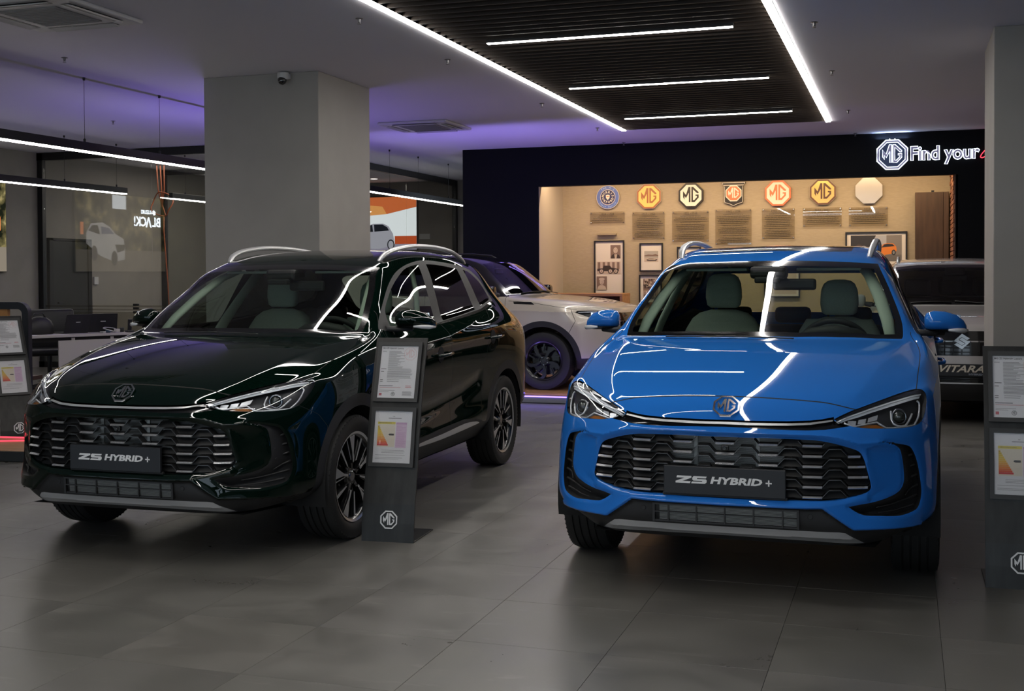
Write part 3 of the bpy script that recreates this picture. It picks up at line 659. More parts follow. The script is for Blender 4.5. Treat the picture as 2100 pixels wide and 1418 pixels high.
# tall wooden cabinet door at the right end, counter and chairs
wood = mat('walnut_wood', (.060,.031,.016), .5); noise_tint(wood, 3, .3, detail=5, stretch=(6,6,.6)); oak = mat('oak_counter', (.42,.21,.085), .42); noise_tint(oak, 3, .2, detail=5, stretch=(.7,6,6)); tan = mat('tan_leather', (.36,.155,.055), .5); noise_tint(tan, 30, .12)
t = thing('tall_cabinet', 'tall dark brown wooden cabinet at the right end of the niche', 'cabinet', (.385,NY,0)); b = MB(); b.box((-.245,-.30,.0), (.225,-.01,2.62), None, .003); b.build('carcass', wood, t)
for x0, x1 in ((-.24,.145),(.15,.222)): b = MB(); b.box((x0,-.322,.06), (x1,-.302,2.61), None, .003); b.build('door', wood, t)
b = MB(); b.box((-.02,-.30,2.62), (.02,-.25,2.645)); b.build('hinge_cap', frame_m, t)
t = thing('counter', 'light oak counter in front of the tall picture sheet', 'counter', (-4.77,18.25,0)); b = MB(); b.box((-.60,-.28,1.085), (.62,.28,1.130), None, .004); b.build('counter_top', oak, t); b = MB(); b.box((-.58,-.02,.0), (.55,.24,1.085)); b.build('back_panel', wood, t)
for x in (-.60,.575): b = MB(); b.box((x,-.27,0), (x+.045,.27,1.085), None, .003); b.build('side_panel', oak, t)
def cafe_chair(x, y, rz, lb):
    t = thing('chair', lb, 'chair', (x,y,0), rz, 'tan chairs at the counter'); b = MB(); b.box((-.22,-.22,.43), (.22,.22,.49), None, .025); b.build('seat', tan, t, smooth=True); b = MB(); v = []
    for z in (.52,.70,.90,1.0):
        for k in range(7): a = -.9+1.8*k/6; v += [(.25*math.sin(a),.26*math.cos(a)-.03,z)]
    o_ = len(v); v += [(p[0]*.86,p[1]*.86-.005,p[2]) for p in v]; f = []
    for i in range(3):
        for k in range(6): q = i*7+k; f += [(q,q+1,q+8,q+7),(q+o_,q+7+o_,q+8+o_,q+1+o_)]
    for k in range(6): f += [(21+k,22+k,22+k+o_,21+k+o_),(k,k+o_,k+1+o_,k+1)]
    for i in range(3): f += [(i*7,i*7+7,i*7+7+o_,i*7+o_),(i*7+6,i*7+6+o_,i*7+13+o_,i*7+13)]
    b.add(v, f); b.build('backrest', tan, t)
    for sx in (-.18,.18):
        for sy in (-.18,.18): b = MB(); b.tube([(sx*.8,sy*.8,.44),(sx*1.1,sy*1.1,0)], [.018,.012], 8); b.build('leg', frame_m, t, smooth=True)
cafe_chair(-4.55,17.72,PI+.2,'tan tub chair under the oak counter, left one'); cafe_chair(-4.05,17.55,PI-.3,'tan tub chair at the right end of the oak counter'); cafe_chair(-3.45,17.75,PI,'tan tub chair right of the oak counter, behind the blue mirror')
# ---------------------------------------------------------------- price stands
stand_m = mat('brushed_black_metal', (.030,.030,.029), .42, metal=.55); noise_tint(stand_m, 7, .25, stretch=(3,3,.5)); stand_k = mat('stand_base_black', (.012,.013,.014), .4)
fr_m = mat('stand_frame_grey', (.028,.028,.028), .5); page = mat('white_page', (.78,.78,.80), .5); text_g = mat('small_print_grey', (.36,.36,.37), .7); text_d = mat('small_print_dark', (.10,.10,.10), .7)
cover = glass_mat('frame_cover', (.97,.97,.97), 1.5, refl=1.0)
PROF = [(0,0),(.10,.010),(.20,.025),(.383,.072),(.56,.105),(.746,.152),(.92,.205),(1.082,.262)]
def prof(z): return float(np.interp(z, [p[0] for p in PROF], [p[1] for p in PROF]))
def lines(b, x0, x1, v0, n, step, r_, h=.0016, ragged=.12):
    for k in range(n):
        v = v0-k*step; b.box((x0,v-h,.0002), (x1-(x1-x0)*r_.random()*ragged,v+h,.0006))
def info_stand(loc, rz, lb, lean=1.0):
    prof = lambda z: lean*float(np.interp(z, [p[0] for p in PROF], [p[1] for p in PROF]))
    t = thing('price_stand', lb, 'stand', loc, rz); w_ = .148
    v = []; f = []; zs = [p[0] for p in PROF]; rr = .012
    for z in zs:
        y = prof(z)
        for x, d in ((-w_,0),(w_,0),(w_,.012),(-w_,.012)): v.append((x,y+d,z))
    n = len(zs)
    for i in range(n-1):
        for k in range(4): f.append((i*4+k, i*4+(k+1) % 4, (i+1)*4+(k+1) % 4, (i+1)*4+k))
    f += [(0,3,2,1), tuple((n-1)*4+k for k in range(4))]
    b = MB(); b.add(v, f); b.build('panel', stand_m, t); b = MB(); b.box((-w_,.004,0), (w_,.335,.007), None, .002); b.build('base_plate', stand_k, t)
    b = MB(); b.tube([(0,.30+.35*(lean-1),.008),(0,.24+.2*(lean-1),.45),(0,prof(.8)+.014,.80)], [.012,.010,.010], 8); b.build('back_strut', stand_k, t, smooth=True)
    lf = MB()
    for z0, z1, kind in ((.735,1.055,0),(.392,.708,1)):
        a = Vector((0,prof(z0)-.001,z0)); c = Vector((0,prof(z1)-.001,z1)); up = (c-a).normalized(); nrm = Vector((1,0,0)).cross(up).normalized(); M = frame_mat((a+c)/2+nrm*.009, (1,0,0), nrm); hh = (c-a).length/2; ww = .128
        b = MB(); b.prism([[(-ww,-hh),(ww,-hh),(ww,hh),(-ww,hh)],[(-.108,hh-.021),(.108,hh-.021),(.108,-hh+.021),(-.108,-hh+.021)]], 0, .010, M); fr = b.build('page_frame', fr_m, t)
        b = MB(); b.prism(rect(-.109,-hh+.020,.109,hh-.020), .0, .002, M); pg = b.build('page', page, fr); PM = M @ Matrix.Translation((0,0,.002)); ph = hh-.02
        g = MB(); d = MB(); r_ = random.Random(9)
        def place(mb, m, nm='print', stuff=True):
            o = mb.build(nm, m, fr); o.data.transform(PM)
            if stuff: tag(o, kind='stuff')
        if kind == 0:
            text_obj('heading', 'MG ZS Hybrid+ Luxury', .0125, text_d, PM @ Matrix.Translation((-.100,ph-.014,.0003)), fr, ext=.0002, bold=.0003, align='LEFT', res=1)
            lines(g,-.062,.035,ph-.032,17,.0058,r_,.0014,.6); lines(g,-.100,-.076,ph-.032,1,.006,r_); lines(d,-.100,-.068,ph-.131,1,.006,r_); lines(g,-.060,.088,ph-.131,2,.006,r_); lines(d,-.100,-.080,ph-.146,1,.006,r_); lines(g,-.062,.085,ph-.146,7,.0060,r_)
            lines(d,-.100,-.084,ph-.192,2,.0095,r_); lines(g,-.060,.02,ph-.192,2,.0095,r_,.0014,.5); lines(d,-.100,-.015,ph-.226,1,.006,r_); lines(g,-.098,0,ph-.252,2,.007,r_,.0012,.5); lines(g,.035,.090,ph-.258,5,.0052,r_)
            b = MB(); lines(b,-.098,.03,ph-.235,1,.006,r_,.0010); lines(b,.05,.085,ph-.226,2,.008,r_); b.box((-.098,ph-.281,.0002), (-.083,ph-.267,.0006)); place(b, mat('red_print', (.55,.14,.16), .6))
            pk = mat('pink_watermark', (.74,.58,.59), .6); b = MB(); Mw = Matrix.Translation((.062,ph-.045,0)); b.prism([OCT(.036), OCT(.033)[::-1]], .0002, .0005, Mw)
            for P in (LET_M, LET_G): b.prism(scl(P, .033), .0002, .0005, Mw)
            place(b, pk, 'logo_print'); b = MB(); Mw = Matrix.Translation((-.018,ph-.272,0)); b.prism([OCT(.011), OCT(.009)[::-1]], .0002, .0005, Mw)
            for P in (LET_M, LET_G): b.prism(scl(P, .0095), .0002, .0005, Mw)
            place(b, text_d, 'logo_print')
        else:
            lines(d,-.030,.045,ph-.040,1,.006,r_,.0014,0); lines(d,-.004,.006,ph-.030,1,.006,r_,.001)
            b = MB(); b.prism(rect(-.090,ph-.073,.012,ph-.060), .0002, .0006); place(b, mat('yellow_print', (.78,.66,.12), .6), 'chart_header', False); lines(d,-.082,-.01,ph-.066,1,.006,r_,.0012,0)
            b = MB(); b.prism(rect(-.090,ph-.196,.012,ph-.074), .0001, .0003); place(b, mat('cream_print', (.78,.72,.60), .6), 'chart_field', False)
            cs = [(.62,.42,.06),(.70,.50,.07),(.78,.58,.08),(.80,.60,.09),(.82,.58,.10),(.82,.52,.10),(.82,.44,.10),(.82,.36,.10),(.80,.30,.09),(.78,.22,.08),(.74,.13,.08),(.66,.08,.09)]
            for k, c in enumerate(cs): b = MB(); vv = ph-.082-k*.0090; b.prism(rect(-.088,vv-.0084,-.088+.008+.0050*k,vv), .0003, .0007); place(b, P_(c, .6), 'chart_bar', False)
            b = MB(); b.prism([(-.026,ph-.129),(-.020,ph-.124),(.006,ph-.124),(.006,ph-.134),(-.020,ph-.134)], .0004, .0008); place(b, text_d, 'chart_arrow', False)
            pm_ = mat('lilac_print', (.62,.40,.60), .6); b = MB(); b.prism(rect(.016,ph-.200,.078,ph-.062), .0002, .0005); place(b, mat('pale_lilac_print', (.72,.55,.70), .6), 'table_field', False); b = MB(); b.prism(rect(.016,ph-.073,.078,ph-.062), .0005, .0008); place(b, pm_, 'table_header', False)
            b = MB(); lines(b,.020,.072,ph-.082,4,.0075,r_,.0012,.5); lines(b,.020,.074,ph-.118,14,.0056,r_,.0011,.3)
            for o_ in b.v: pass
            b.v = [(p[0],p[1],p[2]+.0004) for p in b.v]; place(b, pm_, 'print')
            lines(g,-.060,.078,ph-.214,3,.0065,r_,.0010,.1); lines(g,-.095,.078,ph-.240,1,.0065,r_,.0010,.1); lines(g,-.095,.075,ph-.254,2,.0065,r_,.0010,.3)
        place(g, text_g); place(d, text_d)
        b = MB(); b.prism(rect(-.108,-hh+.021,.108,hh-.021), .0052, .0060, M); b.build('cover_sheet', cover, fr)
    a = prof(.115); M = frame_mat((.006,a-.0015,.118), (1,0,0), Vector((0,-1,.11)).normalized()); o = badge('logo_badge', .048, M, mat('stand_logo_white', (.72,.72,.72), .4), t, .003)
    return t
info_stand((-2.635,5.812,0), math.radians(4), 'black price stand beside the front wheel of the green car'); info_stand((.497,5.768,0), 0, 'black price stand cut by the right edge, in front of the right pillar'); info_stand((-7.30,8.43,0), math.radians(55), 'black price stand leaning at the left edge behind the green car', 1.9)
# ---------------------------------------------------------------- display platform of the beige car
plat_t = mat('platform_oak_floor', (.36,.19,.085), .4); noise_tint(plat_t, 4, .18, detail=5, stretch=(1,8,1)); led = emit_mat('violet_led_strip', (.22,.14,1.0), LED_E); alu = mat('platform_edge_aluminium', (.30,.30,.30), .45, metal=.6)
t = thing('display_platform', 'low oak display platform with violet edge light under the beige car', 'platform', (-5.0,13.85,0)); PX0, PX1, PY0, PY1 = -2.6, 2.25, -1.26, 1.26
b = MB(); b.box((PX0,PY0,.0), (PX1,PY1,.085)); b.build('plinth', alu, t)
nb_ = 21
for k in range(nb_): b = MB(); y = PY0+.005+k*(PY1-PY0-.01)/nb_; b.box((PX0+.005,y,.083), (PX1-.005,y+(PY1-PY0-.01)/nb_-.003,.098), None, .001); b.build('floor_board', plat_t, t)
for lo, hi in (((PX0-.012,PY0-.012,.070),(PX1+.012,PY0,.082)),((PX0-.012,PY1,.070),(PX1+.012,PY1+.012,.082)),((PX1,PY0,.070),(PX1+.012,PY1,.082)),((PX0-.012,PY0,.070),(PX0,PY1,.082))): b = MB(); b.box(lo, hi); b.build('edge_light', led, t)
b = MB(); b.box((PX0-.01,PY0-.02,0), (PX1+.01,PY0-.012,.010)); b.build('kick_trim', frame_m, t)
area('platform_glow', (-4.2,12.60,.12), (math.radians(112),0,0), 2.6, .03, 4, (.26,.18,1.0))
# ---------------------------------------------------------------- left side : rack, chair, low lit platform, desk
rk = thing('display_rack', 'black rounded frame rack with wooden slats at the left edge', 'rack', (-8.93,9.55,0), math.radians(6)); b = MB(); pts = [(-.60,0,.0)]+[(p[0],0,p[1]) for p in rrect(-.60,.0,.74,1.185,.115,6)[:14]]+[(.74,0,0)]
loop = [(.74,0)]+[(.74-.115+.115*math.cos(a), 1.185-.115+.115*math.sin(a)) for a in np.linspace(0,PI/2,8)]+[(-.60+.115+.115*math.cos(a), 1.185-.115+.115*math.sin(a)) for a in np.linspace(PI/2,PI,8)]+[(-.60,0)]
inn = [(.665,0)]+[(.74-.115+.045*math.cos(a), 1.185-.115+.045*math.sin(a)) for a in np.linspace(0,PI/2,8)]+[(-.60+.115+.045*math.cos(a), 1.185-.115+.045*math.sin(a)) for a in np.linspace(PI/2,PI,8)]+[(-.525,0)]
b = MB(); b.prism(loop+inn[::-1], -.03, .03, Matrix(((1,0,0,0),(0,0,-1,0),(0,1,0,0),(0,0,0,1)))); b.build('frame', mat('rack_black_steel', (.012,.013,.017), .45), rk, auto=40)
for k, c in enumerate(((.25,.10,.035),(.42,.20,.06),(.22,.085,.035),(.36,.16,.05),(.22,.085,.035),(.40,.19,.06))):
    b = MB(); x = -.50+k*.175; b.box((x,-.02,.46), (x+.13,.02,1.115)); b.build('wood_slat', P_(c, .5), rk)
b = MB(); b.box((-.53,-.3,.40), (.67,.3,.44)); b.box((-.53,-.3,.08), (.67,.3,.12)); b.build('shelf', wood, rk)
ch = thing('office_chair', 'black leather office chair with a chrome arm at the left edge', 'chair', (-8.55,8.85,0), math.radians(200)); blk = mat('black_leather', (.012,.012,.012), .45)
b = MB(); b.box((-.25,-.25,.42), (.25,.25,.52), None, .04); b.build('seat', blk, ch, smooth=True); b = MB(); b.box((-.25,.20,.55), (.25,.28,.93), None, .035); b.build('backrest', blk, ch, smooth=True)
for s in (-1,1): b = MB(); b.tube([(s*.27,.22,.70),(s*.28,.0,.71),(s*.28,-.18,.70),(s*.28,-.20,.62),(s*.27,-.1,.48)], .013, 8); b.build('armrest', mat('chrome', (.82,.82,.83), .08, metal=1), ch, smooth=True)
b = MB(); b.tube([(0,0,.42),(0,0,.12)], .03, 12); b.build('gas_column', mat('chrome', (.82,.82,.83), .08, metal=1), ch, smooth=True)
for k in range(5):
    a = 2*PI*k/5+.3; b = MB(); b.tube([(0,0,.12),(.28*math.cos(a),.28*math.sin(a),.075)], [.03,.018], 8); g = b.build('leg', mat('chrome', (.82,.82,.83), .08, metal=1), ch, smooth=True); b = MB(); b.lathe([(.0,-.012),(.03,-.012),(.032,0),(.03,.012),(0,.012)], 14, 'y', Matrix.Translation((.28*math.cos(a),.28*math.sin(a),.032)) @ Matrix.Rotation(a, 4, 'Z')); b.build('caster', frame_m, g, auto=40)
lp = thing('low_platform', 'low black platform with red light lines at the left edge', 'platform', (-7.25,7.78,0), math.radians(6)); b = MB(); b.box((-1.1,-.36,0), (.86,.42,.080), None, .006); b.build('plinth', mat('plinth_black', (.010,.010,.010), .4), lp); b = MB(); b.box((-1.08,-.34,.078), (.84,.40,.084)); b.build('wood_top', plat_t, lp)
redl = emit_mat('red_led_line', (1.0,.06,.10), 1.8)
for P in ([(.80,.30,.088),(-.9,.34,.088)],[(.80,.30,.088),(-.9,-.28,.088)]): b = MB(); b.tube(P, .008, 6); b.build('light_line', redl, lp)
# desk with its things
desk_w = mat('desk_white', (.50,.47,.46), .45); dang = math.atan2(12.49-11.41, -9.07+9.69)-PI/2   # long side turned from the room axis
dk = thing('desk', 'white topped office desk left of the green car', 'desk', (-9.38,11.95,0), dang)   # local y along its length, +x toward the cars
b = MB(); b.box((-.70,-.80,.712), (.0,.66,.740), None, .002); b.build('desk_top', desk_w, dk); b = MB(); b.box((-.68,-.78,.66), (-.05,.63,.712)); b.build('under_frame', frame_m, dk)
b = MB(); b.box((-.045,-.30,.30), (-.025,.50,.672), None, .002); b.build('front_panel', desk_w, dk)
for x in (-.66,-.06):
    for y in (-.72,.58): b = MB(); b.box((x-.025,y-.025,0), (x+.025,y+.025,.66)); b.build('leg', frame_m, dk)
for y in (-.12,.36): b = MB(); b.box((-.05,y-.02,.672), (-.03,y+.02,.70)); b.build('panel_clip', desk_w, dk)
DM = Matrix.Translation((-9.38,11.95,0)) @ Matrix.Rotation(dang, 4, 'Z')
def on_desk(x, y, z=.741): p = DM @ Vector((x,y,z)); return (p.x,p.y,p.z)
lap_m = mat('laptop_black', (.012,.013,.015), .35)
for i, (x, y, rz, lb) in enumerate(((-.30,.02,.20,'open black laptop on the white desk, nearer one'),(-.36,.38,-.25,'open black laptop on the white desk, farther one'))):
    t = thing('laptop', lb, 'laptop', on_desk(x,y), dang+rz); b = MB(); b.box((-.24,-.17,0), (.0,.17,.016), None, .004); b.build('base', lap_m, t)
    M = Matrix.Translation((0,0,.012)) @ Matrix.Rotation(math.radians(20), 4, 'Y'); b = MB(); b.box((-.004,-.17,0), (.004,.17,.235), M, .003); sc_ = b.build('screen_lid', lap_m, t); b = MB(); b.box((.0042,-.03,.13), (.0050,.03,.138), M); b.build('lid_mark', mat('stand_logo_white', (.72,.72,.72), .4), sc_)
t = thing('bag', 'black bag standing on the near end of the white desk', 'bag', on_desk(-.38,-.40), dang); b = MB(); v = []; nseg = 16
for z, k in ((0,.9),(.03,1.0),(.10,.95),(.16,.78),(.20,.5),(.215,.1)):
    for q in range(nseg): a = 2*PI*q/nseg; v.append((.10*k*math.cos(a), .19*k*math.sin(a), z))
b.add(v, [(i*nseg+q, i*nseg+(q+1) % nseg, (i+1)*nseg+(q+1) % nseg, (i+1)*nseg+q) for i in range(5) for q in range(nseg)]); b.build('bag_body', blk, t, smooth=True); b = MB(); b.tube([(0,-.09,.18),(0,-.05,.25),(0,.05,.25),(0,.09,.18)], .008, 6); b.build('bag_handle', blk, t, smooth=True)
t = thing('phone', 'black cordless phone standing on the far end of the desk', 'phone', on_desk(-.07,.60), dang); b = MB(); b.box((-.05,-.04,0), (.05,.04,.025), None, .008); b.build('cradle', lap_m, t); b = MB(); b.box((-.012,-.024,.02), (.012,.024,.165), Matrix.Rotation(.12, 4, 'Y'), .006); b.build('handset', lap_m, t)
o = MB().tube([(.07*math.cos(a)*(1+.1*math.sin(3*a)), .085*math.sin(a), .012+.05*abs(math.sin(a*.5))) for a in np.linspace(0,4*PI,40)], .006, 6).build('cable', white_p, None, smooth=True); o.location = on_desk(-.20,.40); tag(o, 'loose white cable coil on the desk beside the laptops', 'cable')
r_ = random.Random(2)
for k in range(4): b = MB(); b.box((-.03,-.025,0), (.03,.025,.02+.012*k), None, .006); o = b.build('adapter', mat('adapter_%d' % k, ((.45,.45,.45),(.05,.09,.14),(.5,.48,.44),(.03,.03,.03))[k], .5), None, smooth=True); o.location = on_desk(-.14-.06*(k % 2), .29+.09*k); o.rotation_euler = (0,0,k*.7); tag(o, ('pale grey adapter','dark blue adapter','cream adapter','black adapter')[k]+' among the clutter on the desk', 'adapter')
b = MB(); b.box((-.10,-.15,0), (.10,.15,.006)); o = b.build('papers', page, None); o.location = on_desk(-.14,-.70); o.rotation_euler = (0,0,dang+.3); tag(o, 'small pile of white papers at the near end of the desk', 'papers')
t = thing('office_chair', 'black high backed office chair behind the white desk', 'chair', (-10.30,12.45,0), math.radians(40)); b = MB(); b.box((-.25,-.25,.44), (.25,.25,.53), None, .04); b.build('seat', blk, t, smooth=True); b = MB(); b.box((-.30,.20,.50), (.30,.28,1.02), None, .06); b.build('backrest', blk, t, smooth=True); b = MB(); b.tube([(0,0,.44),(0,0,.08)], .03, 10); b.build('gas_column', frame_m, t)
for k in range(5): a = 2*PI*k/5; b = MB(); b.tube([(0,0,.09),(.30*math.cos(a),.30*math.sin(a),.03)], [.03,.02], 8); b.build('leg', frame_m, t)
t = thing('cardboard_box', 'brown cardboard box on the floor under the desk', 'box', (-10.25,11.1,0), .3); cb = mat('cardboard', (.34,.19,.095), .8); b = MB(); b.box((-.17,-.14,0), (.17,.14,.36)); b.build('carton', cb, t); b = MB(); b.add([(-.17,-.14,.36),(.17,-.14,.36),(.19,-.24,.40),(-.15,-.24,.40)], [(0,1,2,3),(3,2,1,0)]); b.build('flap', cb, t)
# ---------------------------------------------------------------- screens and small wall devices
def flat(name, P, m, M, parent, h=.002, z=0.0): b = MB(); b.prism(P, z, z+h, M); return b.build(name, m, parent)
scn = thing('video_screen', 'lit screen on the left wall showing a silver car in a forest', 'screen', (XL+.005,13.55,2.19)); SMx = frame_mat((.055,0,0), (0,1,0), (1,0,0)); b = MB(); b.box((0,-1.26,-.68), (.05,1.26,.68), None, .004); b.build('screen_case', frame_m, scn)
forest = emit_mat('screen_forest', (.10,.085,.045), 1.0); t_ = forest.node_tree; e_ = [n for n in t_.nodes if n.type == 'EMISSION'][0]; tc = nd(forest, 'ShaderNodeTexCoord'); nz = nd(forest, 'ShaderNodeTexNoise'); nz.inputs['Scale'].default_value = 5; nz.inputs['Detail'].default_value = 8; rp = nd(forest, 'ShaderNodeValToRGB')
els = rp.color_ramp.elements; els[0].position = .40; els[0].color = (.012,.014,.008,1); els[1].position = .72; els[1].color = (.62,.50,.22,1); q = els.new(.55); q.color = (.14,.12,.05,1); lk(forest, tc.outputs['Object'], nz.inputs['Vector']); lk(forest, nz.outputs['Fac'], rp.inputs[0]); lk(forest, rp.outputs[0], e_.inputs[0]); e_.inputs[1].default_value = 1.0
flat('screen_image', rect(-1.25,-.67,1.25,.67), forest, SMx, scn)
em = lambda n, c, s: emit_mat(n, c, s)
silver_e = em('screen_silver', (.72,.70,.68), 1.1); dark_e = em('screen_dark', (.02,.02,.03), .6); sky_e = em('screen_sky', (.80,.85,.90), 2.8); txt_e = em('screen_text', (.80,.90,1.0), 11.0); dust_e = em('screen_dust', (.42,.36,.28), .6); orange_e = em('screen_orange', (.75,.22,.06), 2.0)
flat('image_ground', rect(-1.25,-.67,1.25,-.30), dust_e, SMx, scn, .001, .002)
flat('image_sky', rect(-.10,.42,.28,.66), sky_e, SMx, scn, .001, .002); flat('image_person', rect(1.05,-.05,1.13,.16), orange_e, SMx, scn, .001, .002)
flat('image_car', [(.98,-.02),(.86,.14),(.55,.17),(.36,.10),(.20,-.02),(-.02,-.10),(-.06,-.28),(-.05,-.46),(.25,-.50),(.62,-.40),(.98,-.20)], silver_e, SMx, scn, .001, .003); flat('image_car_window', [(.93,.02),(.83,.11),(.68,.12),(.62,-.04)], dark_e, SMx, scn, .001, .0042); flat('image_car_screen', [(.58,-.03),(.60,.10),(.38,.08),(.24,-.02)], em('screen_glass', (.18,.20,.30), 1.2), SMx, scn, .001, .0042); flat('image_car_grille', [(.22,-.20),(.16,-.34),(-.04,-.30),(-.05,-.20)], dark_e, SMx, scn, .001, .0042)
for c in (.24,.78): flat('image_car_wheel', ell(c,-.36 if c > .5 else -.44,.085,.13), dark_e, SMx, scn, .001, .0043)
def etext(s, y, z, size, width): 
    text_obj('screen_text', s, size, txt_e, SMx @ Matrix.Translation((y,z,.006)), scn, ext=.0006, width=width, res=2, bold=.004)
etext('BL', -.975, .22, .24, .25); etext('CK!', -.50, .22, .24, .36)
flat('screen_text', [(-.835,.13),(-.765,.315),(-.735,.315),(-.665,.13),(-.70,.13),(-.75,.275),(-.80,.13)], txt_e, SMx, scn, .0015, .005)
text_obj('screen_text', 'SUZUKI', .095, txt_e, SMx @ Matrix.Translation((-.70,.40,.006)), scn, ext=.0006, bold=.003, width=.33)
def s_emblem(k): return [[(0,1),(.92,.42),(.62,.22),(.02,.60),(-.42,.32),(.25,-.10),(-.30,-.44)] and [(0.0,1.0),(.95,.40),(.60,.18),(.0,.56),(-.40,.30),(.42,-.22),(-.02,-.50),(-.95,.10)], [(0.0,-1.0),(-.95,-.40),(-.60,-.18),(.0,-.56),(.40,-.30),(-.42,.22),(.02,.50),(.95,-.10)]][k]
for k in (0,1): flat('screen_emblem', scl(s_emblem(k), .052, -.915, .40), txt_e, SMx, scn, .0015, .005)
pst = thing('light_poster', 'backlit orange and white poster of a silver car behind the pillar', 'poster', (-10.55,YB-.002,2.53)); PMx = frame_mat((0,-.045,0), (1,0,0), (0,-1,0)); b = MB(); b.box((-.80,-.04,-.58), (.80,0,.58), None, .003); b.build('poster_case', frame_m, pst)
pe = lambda n, c, s: em(n, c, s)
flat('poster_white', rect(-.78,-.56,.78,.56), pe('poster_white', (.90,.96,1.0), 1.05), PMx, pst); flat('poster_orange', [(-.78,.56),(.78,.56),(.78,.34),(.10,.20),(-.78,.14)], pe('poster_orange', (.85,.20,.06), .8), PMx, pst, .001, .002); flat('poster_amber', [(-.78,.44),(.0,.36),(.1,.20),(-.78,.14)], pe('poster_amber', (.95,.42,.12), .9), PMx, pst, .001, .003); flat('poster_red', rect(.28,-.44,.78,-.27), pe('poster_red', (.78,.12,.03), .7), PMx, pst, .001, .002); flat('poster_floor', rect(-.78,-.56,.78,-.44), pe('poster_floor', (.45,.42,.55), .7), PMx, pst, .001, .003)
flat('poster_car', [(-.70,-.50),(-.70,-.25),(-.55,-.20),(-.36,-.05),(-.22,.0),(.02,.0),(.14,-.06),(.24,-.22),(.27,-.38),(.24,-.47),(-.10,-.54)], pe('poster_silver', (.50,.50,.58), .8), PMx, pst, .001, .0045)
flat('poster_car_window', [(-.50,-.19),(-.34,-.06),(-.24,-.02),(-.22,-.17)], pe('poster_dark', (.03,.04,.06), .3), PMx, pst, .001, .0056); flat('poster_car_window', [(-.19,-.17),(-.20,-.02),(.0,-.02),(.11,-.08),(.15,-.15)], pe('poster_dark', (.03,.04,.06), .3), PMx, pst, .001, .0056)
for x in (-.40,.19): flat('poster_wheel', ell(x,-.45,.085,.11), pe('poster_dark', (.03,.04,.06), .3), PMx, pst, .001, .0057); flat('poster_wheel_rim', ell(x,-.45,.06,.085), pe('poster_silver', (.50,.50,.58), .8), PMx, pst, .001, .0066)
def wallbox(name, lo, hi, m, lb, cat): b = MB(); b.box(lo, hi, None, .004); tag(b.build(name, m), lb, cat)
wallbox('thermostat', (XL,16.91,1.30), (XL+.03,17.02,1.43), white_p, 'small white thermostat on the wall beside the dark door', 'thermostat'); wallbox('wall_sign', (-9.72,YB-.02,2.19), (-9.48,YB,2.30), white_p, 'blank pale plate on the back wall right of the poster', 'sign')
b = MB(); b.lathe([(0,-.006),(.06,-.006),(.075,0)], 20, 'z'); o = b.build('downlight', em('downlight_glow', (1,.9,.85), 3.0)); o.location = (-10.30,22.2,H); tag(o, 'small round white downlight in the office ceiling', 'light')
cab_o = mat('orange_cable', (.36,.085,.025), .5); t = thing('cable', 'orange cable coil hanging from the ceiling behind the office glass', 'cable', (-11.9,17.2,2.5)); b = MB(); b.tube([(-.03,0,.9),(-.02,.02,.4),(0,0,.15)]+[(.20*math.sin(a)*(1+.05*math.sin(5*a)), .05*math.cos(3*a), -.05-.20*math.cos(a)+.2) for a in np.linspace(.2,6*PI,70)]+[(.03,0,-.3),(.10,.0,-1.2),(.15,.0,-2.4)], .011, 6); b.build('coil', cab_o, t, smooth=True)
for dx in (.05,-.10): b = MB(); b.tube([(dx,0,.9),(dx*.8,.01,.4),(0,0,.1)], .010, 6); b.build('strand', cab_o, t, smooth=True)
t = thing('cable', 'thin cable tails hanging from the ceiling behind the side glazing', 'cable', (-10.2,20.5,3.4))
for dx in (0,.12,.2): b = MB(); b.tube([(dx,0,0),(dx+.04,0,-.15),(dx+.09,0,-.30),(dx+.08,0,-.5)], .008, 6); b.build('strand', cab_o, t, smooth=True)
t = thing('cable', 'black loose cable hanging from the ceiling beside the black wall', 'cable', (-7.50,19.95,3.4)); b = MB(); b.tube([(0,0,0),(.02,0,-.15),(.0,0,-.35),(-.01,0,-.62)], .010, 6); b.build('strand', frame_m, t, smooth=True)
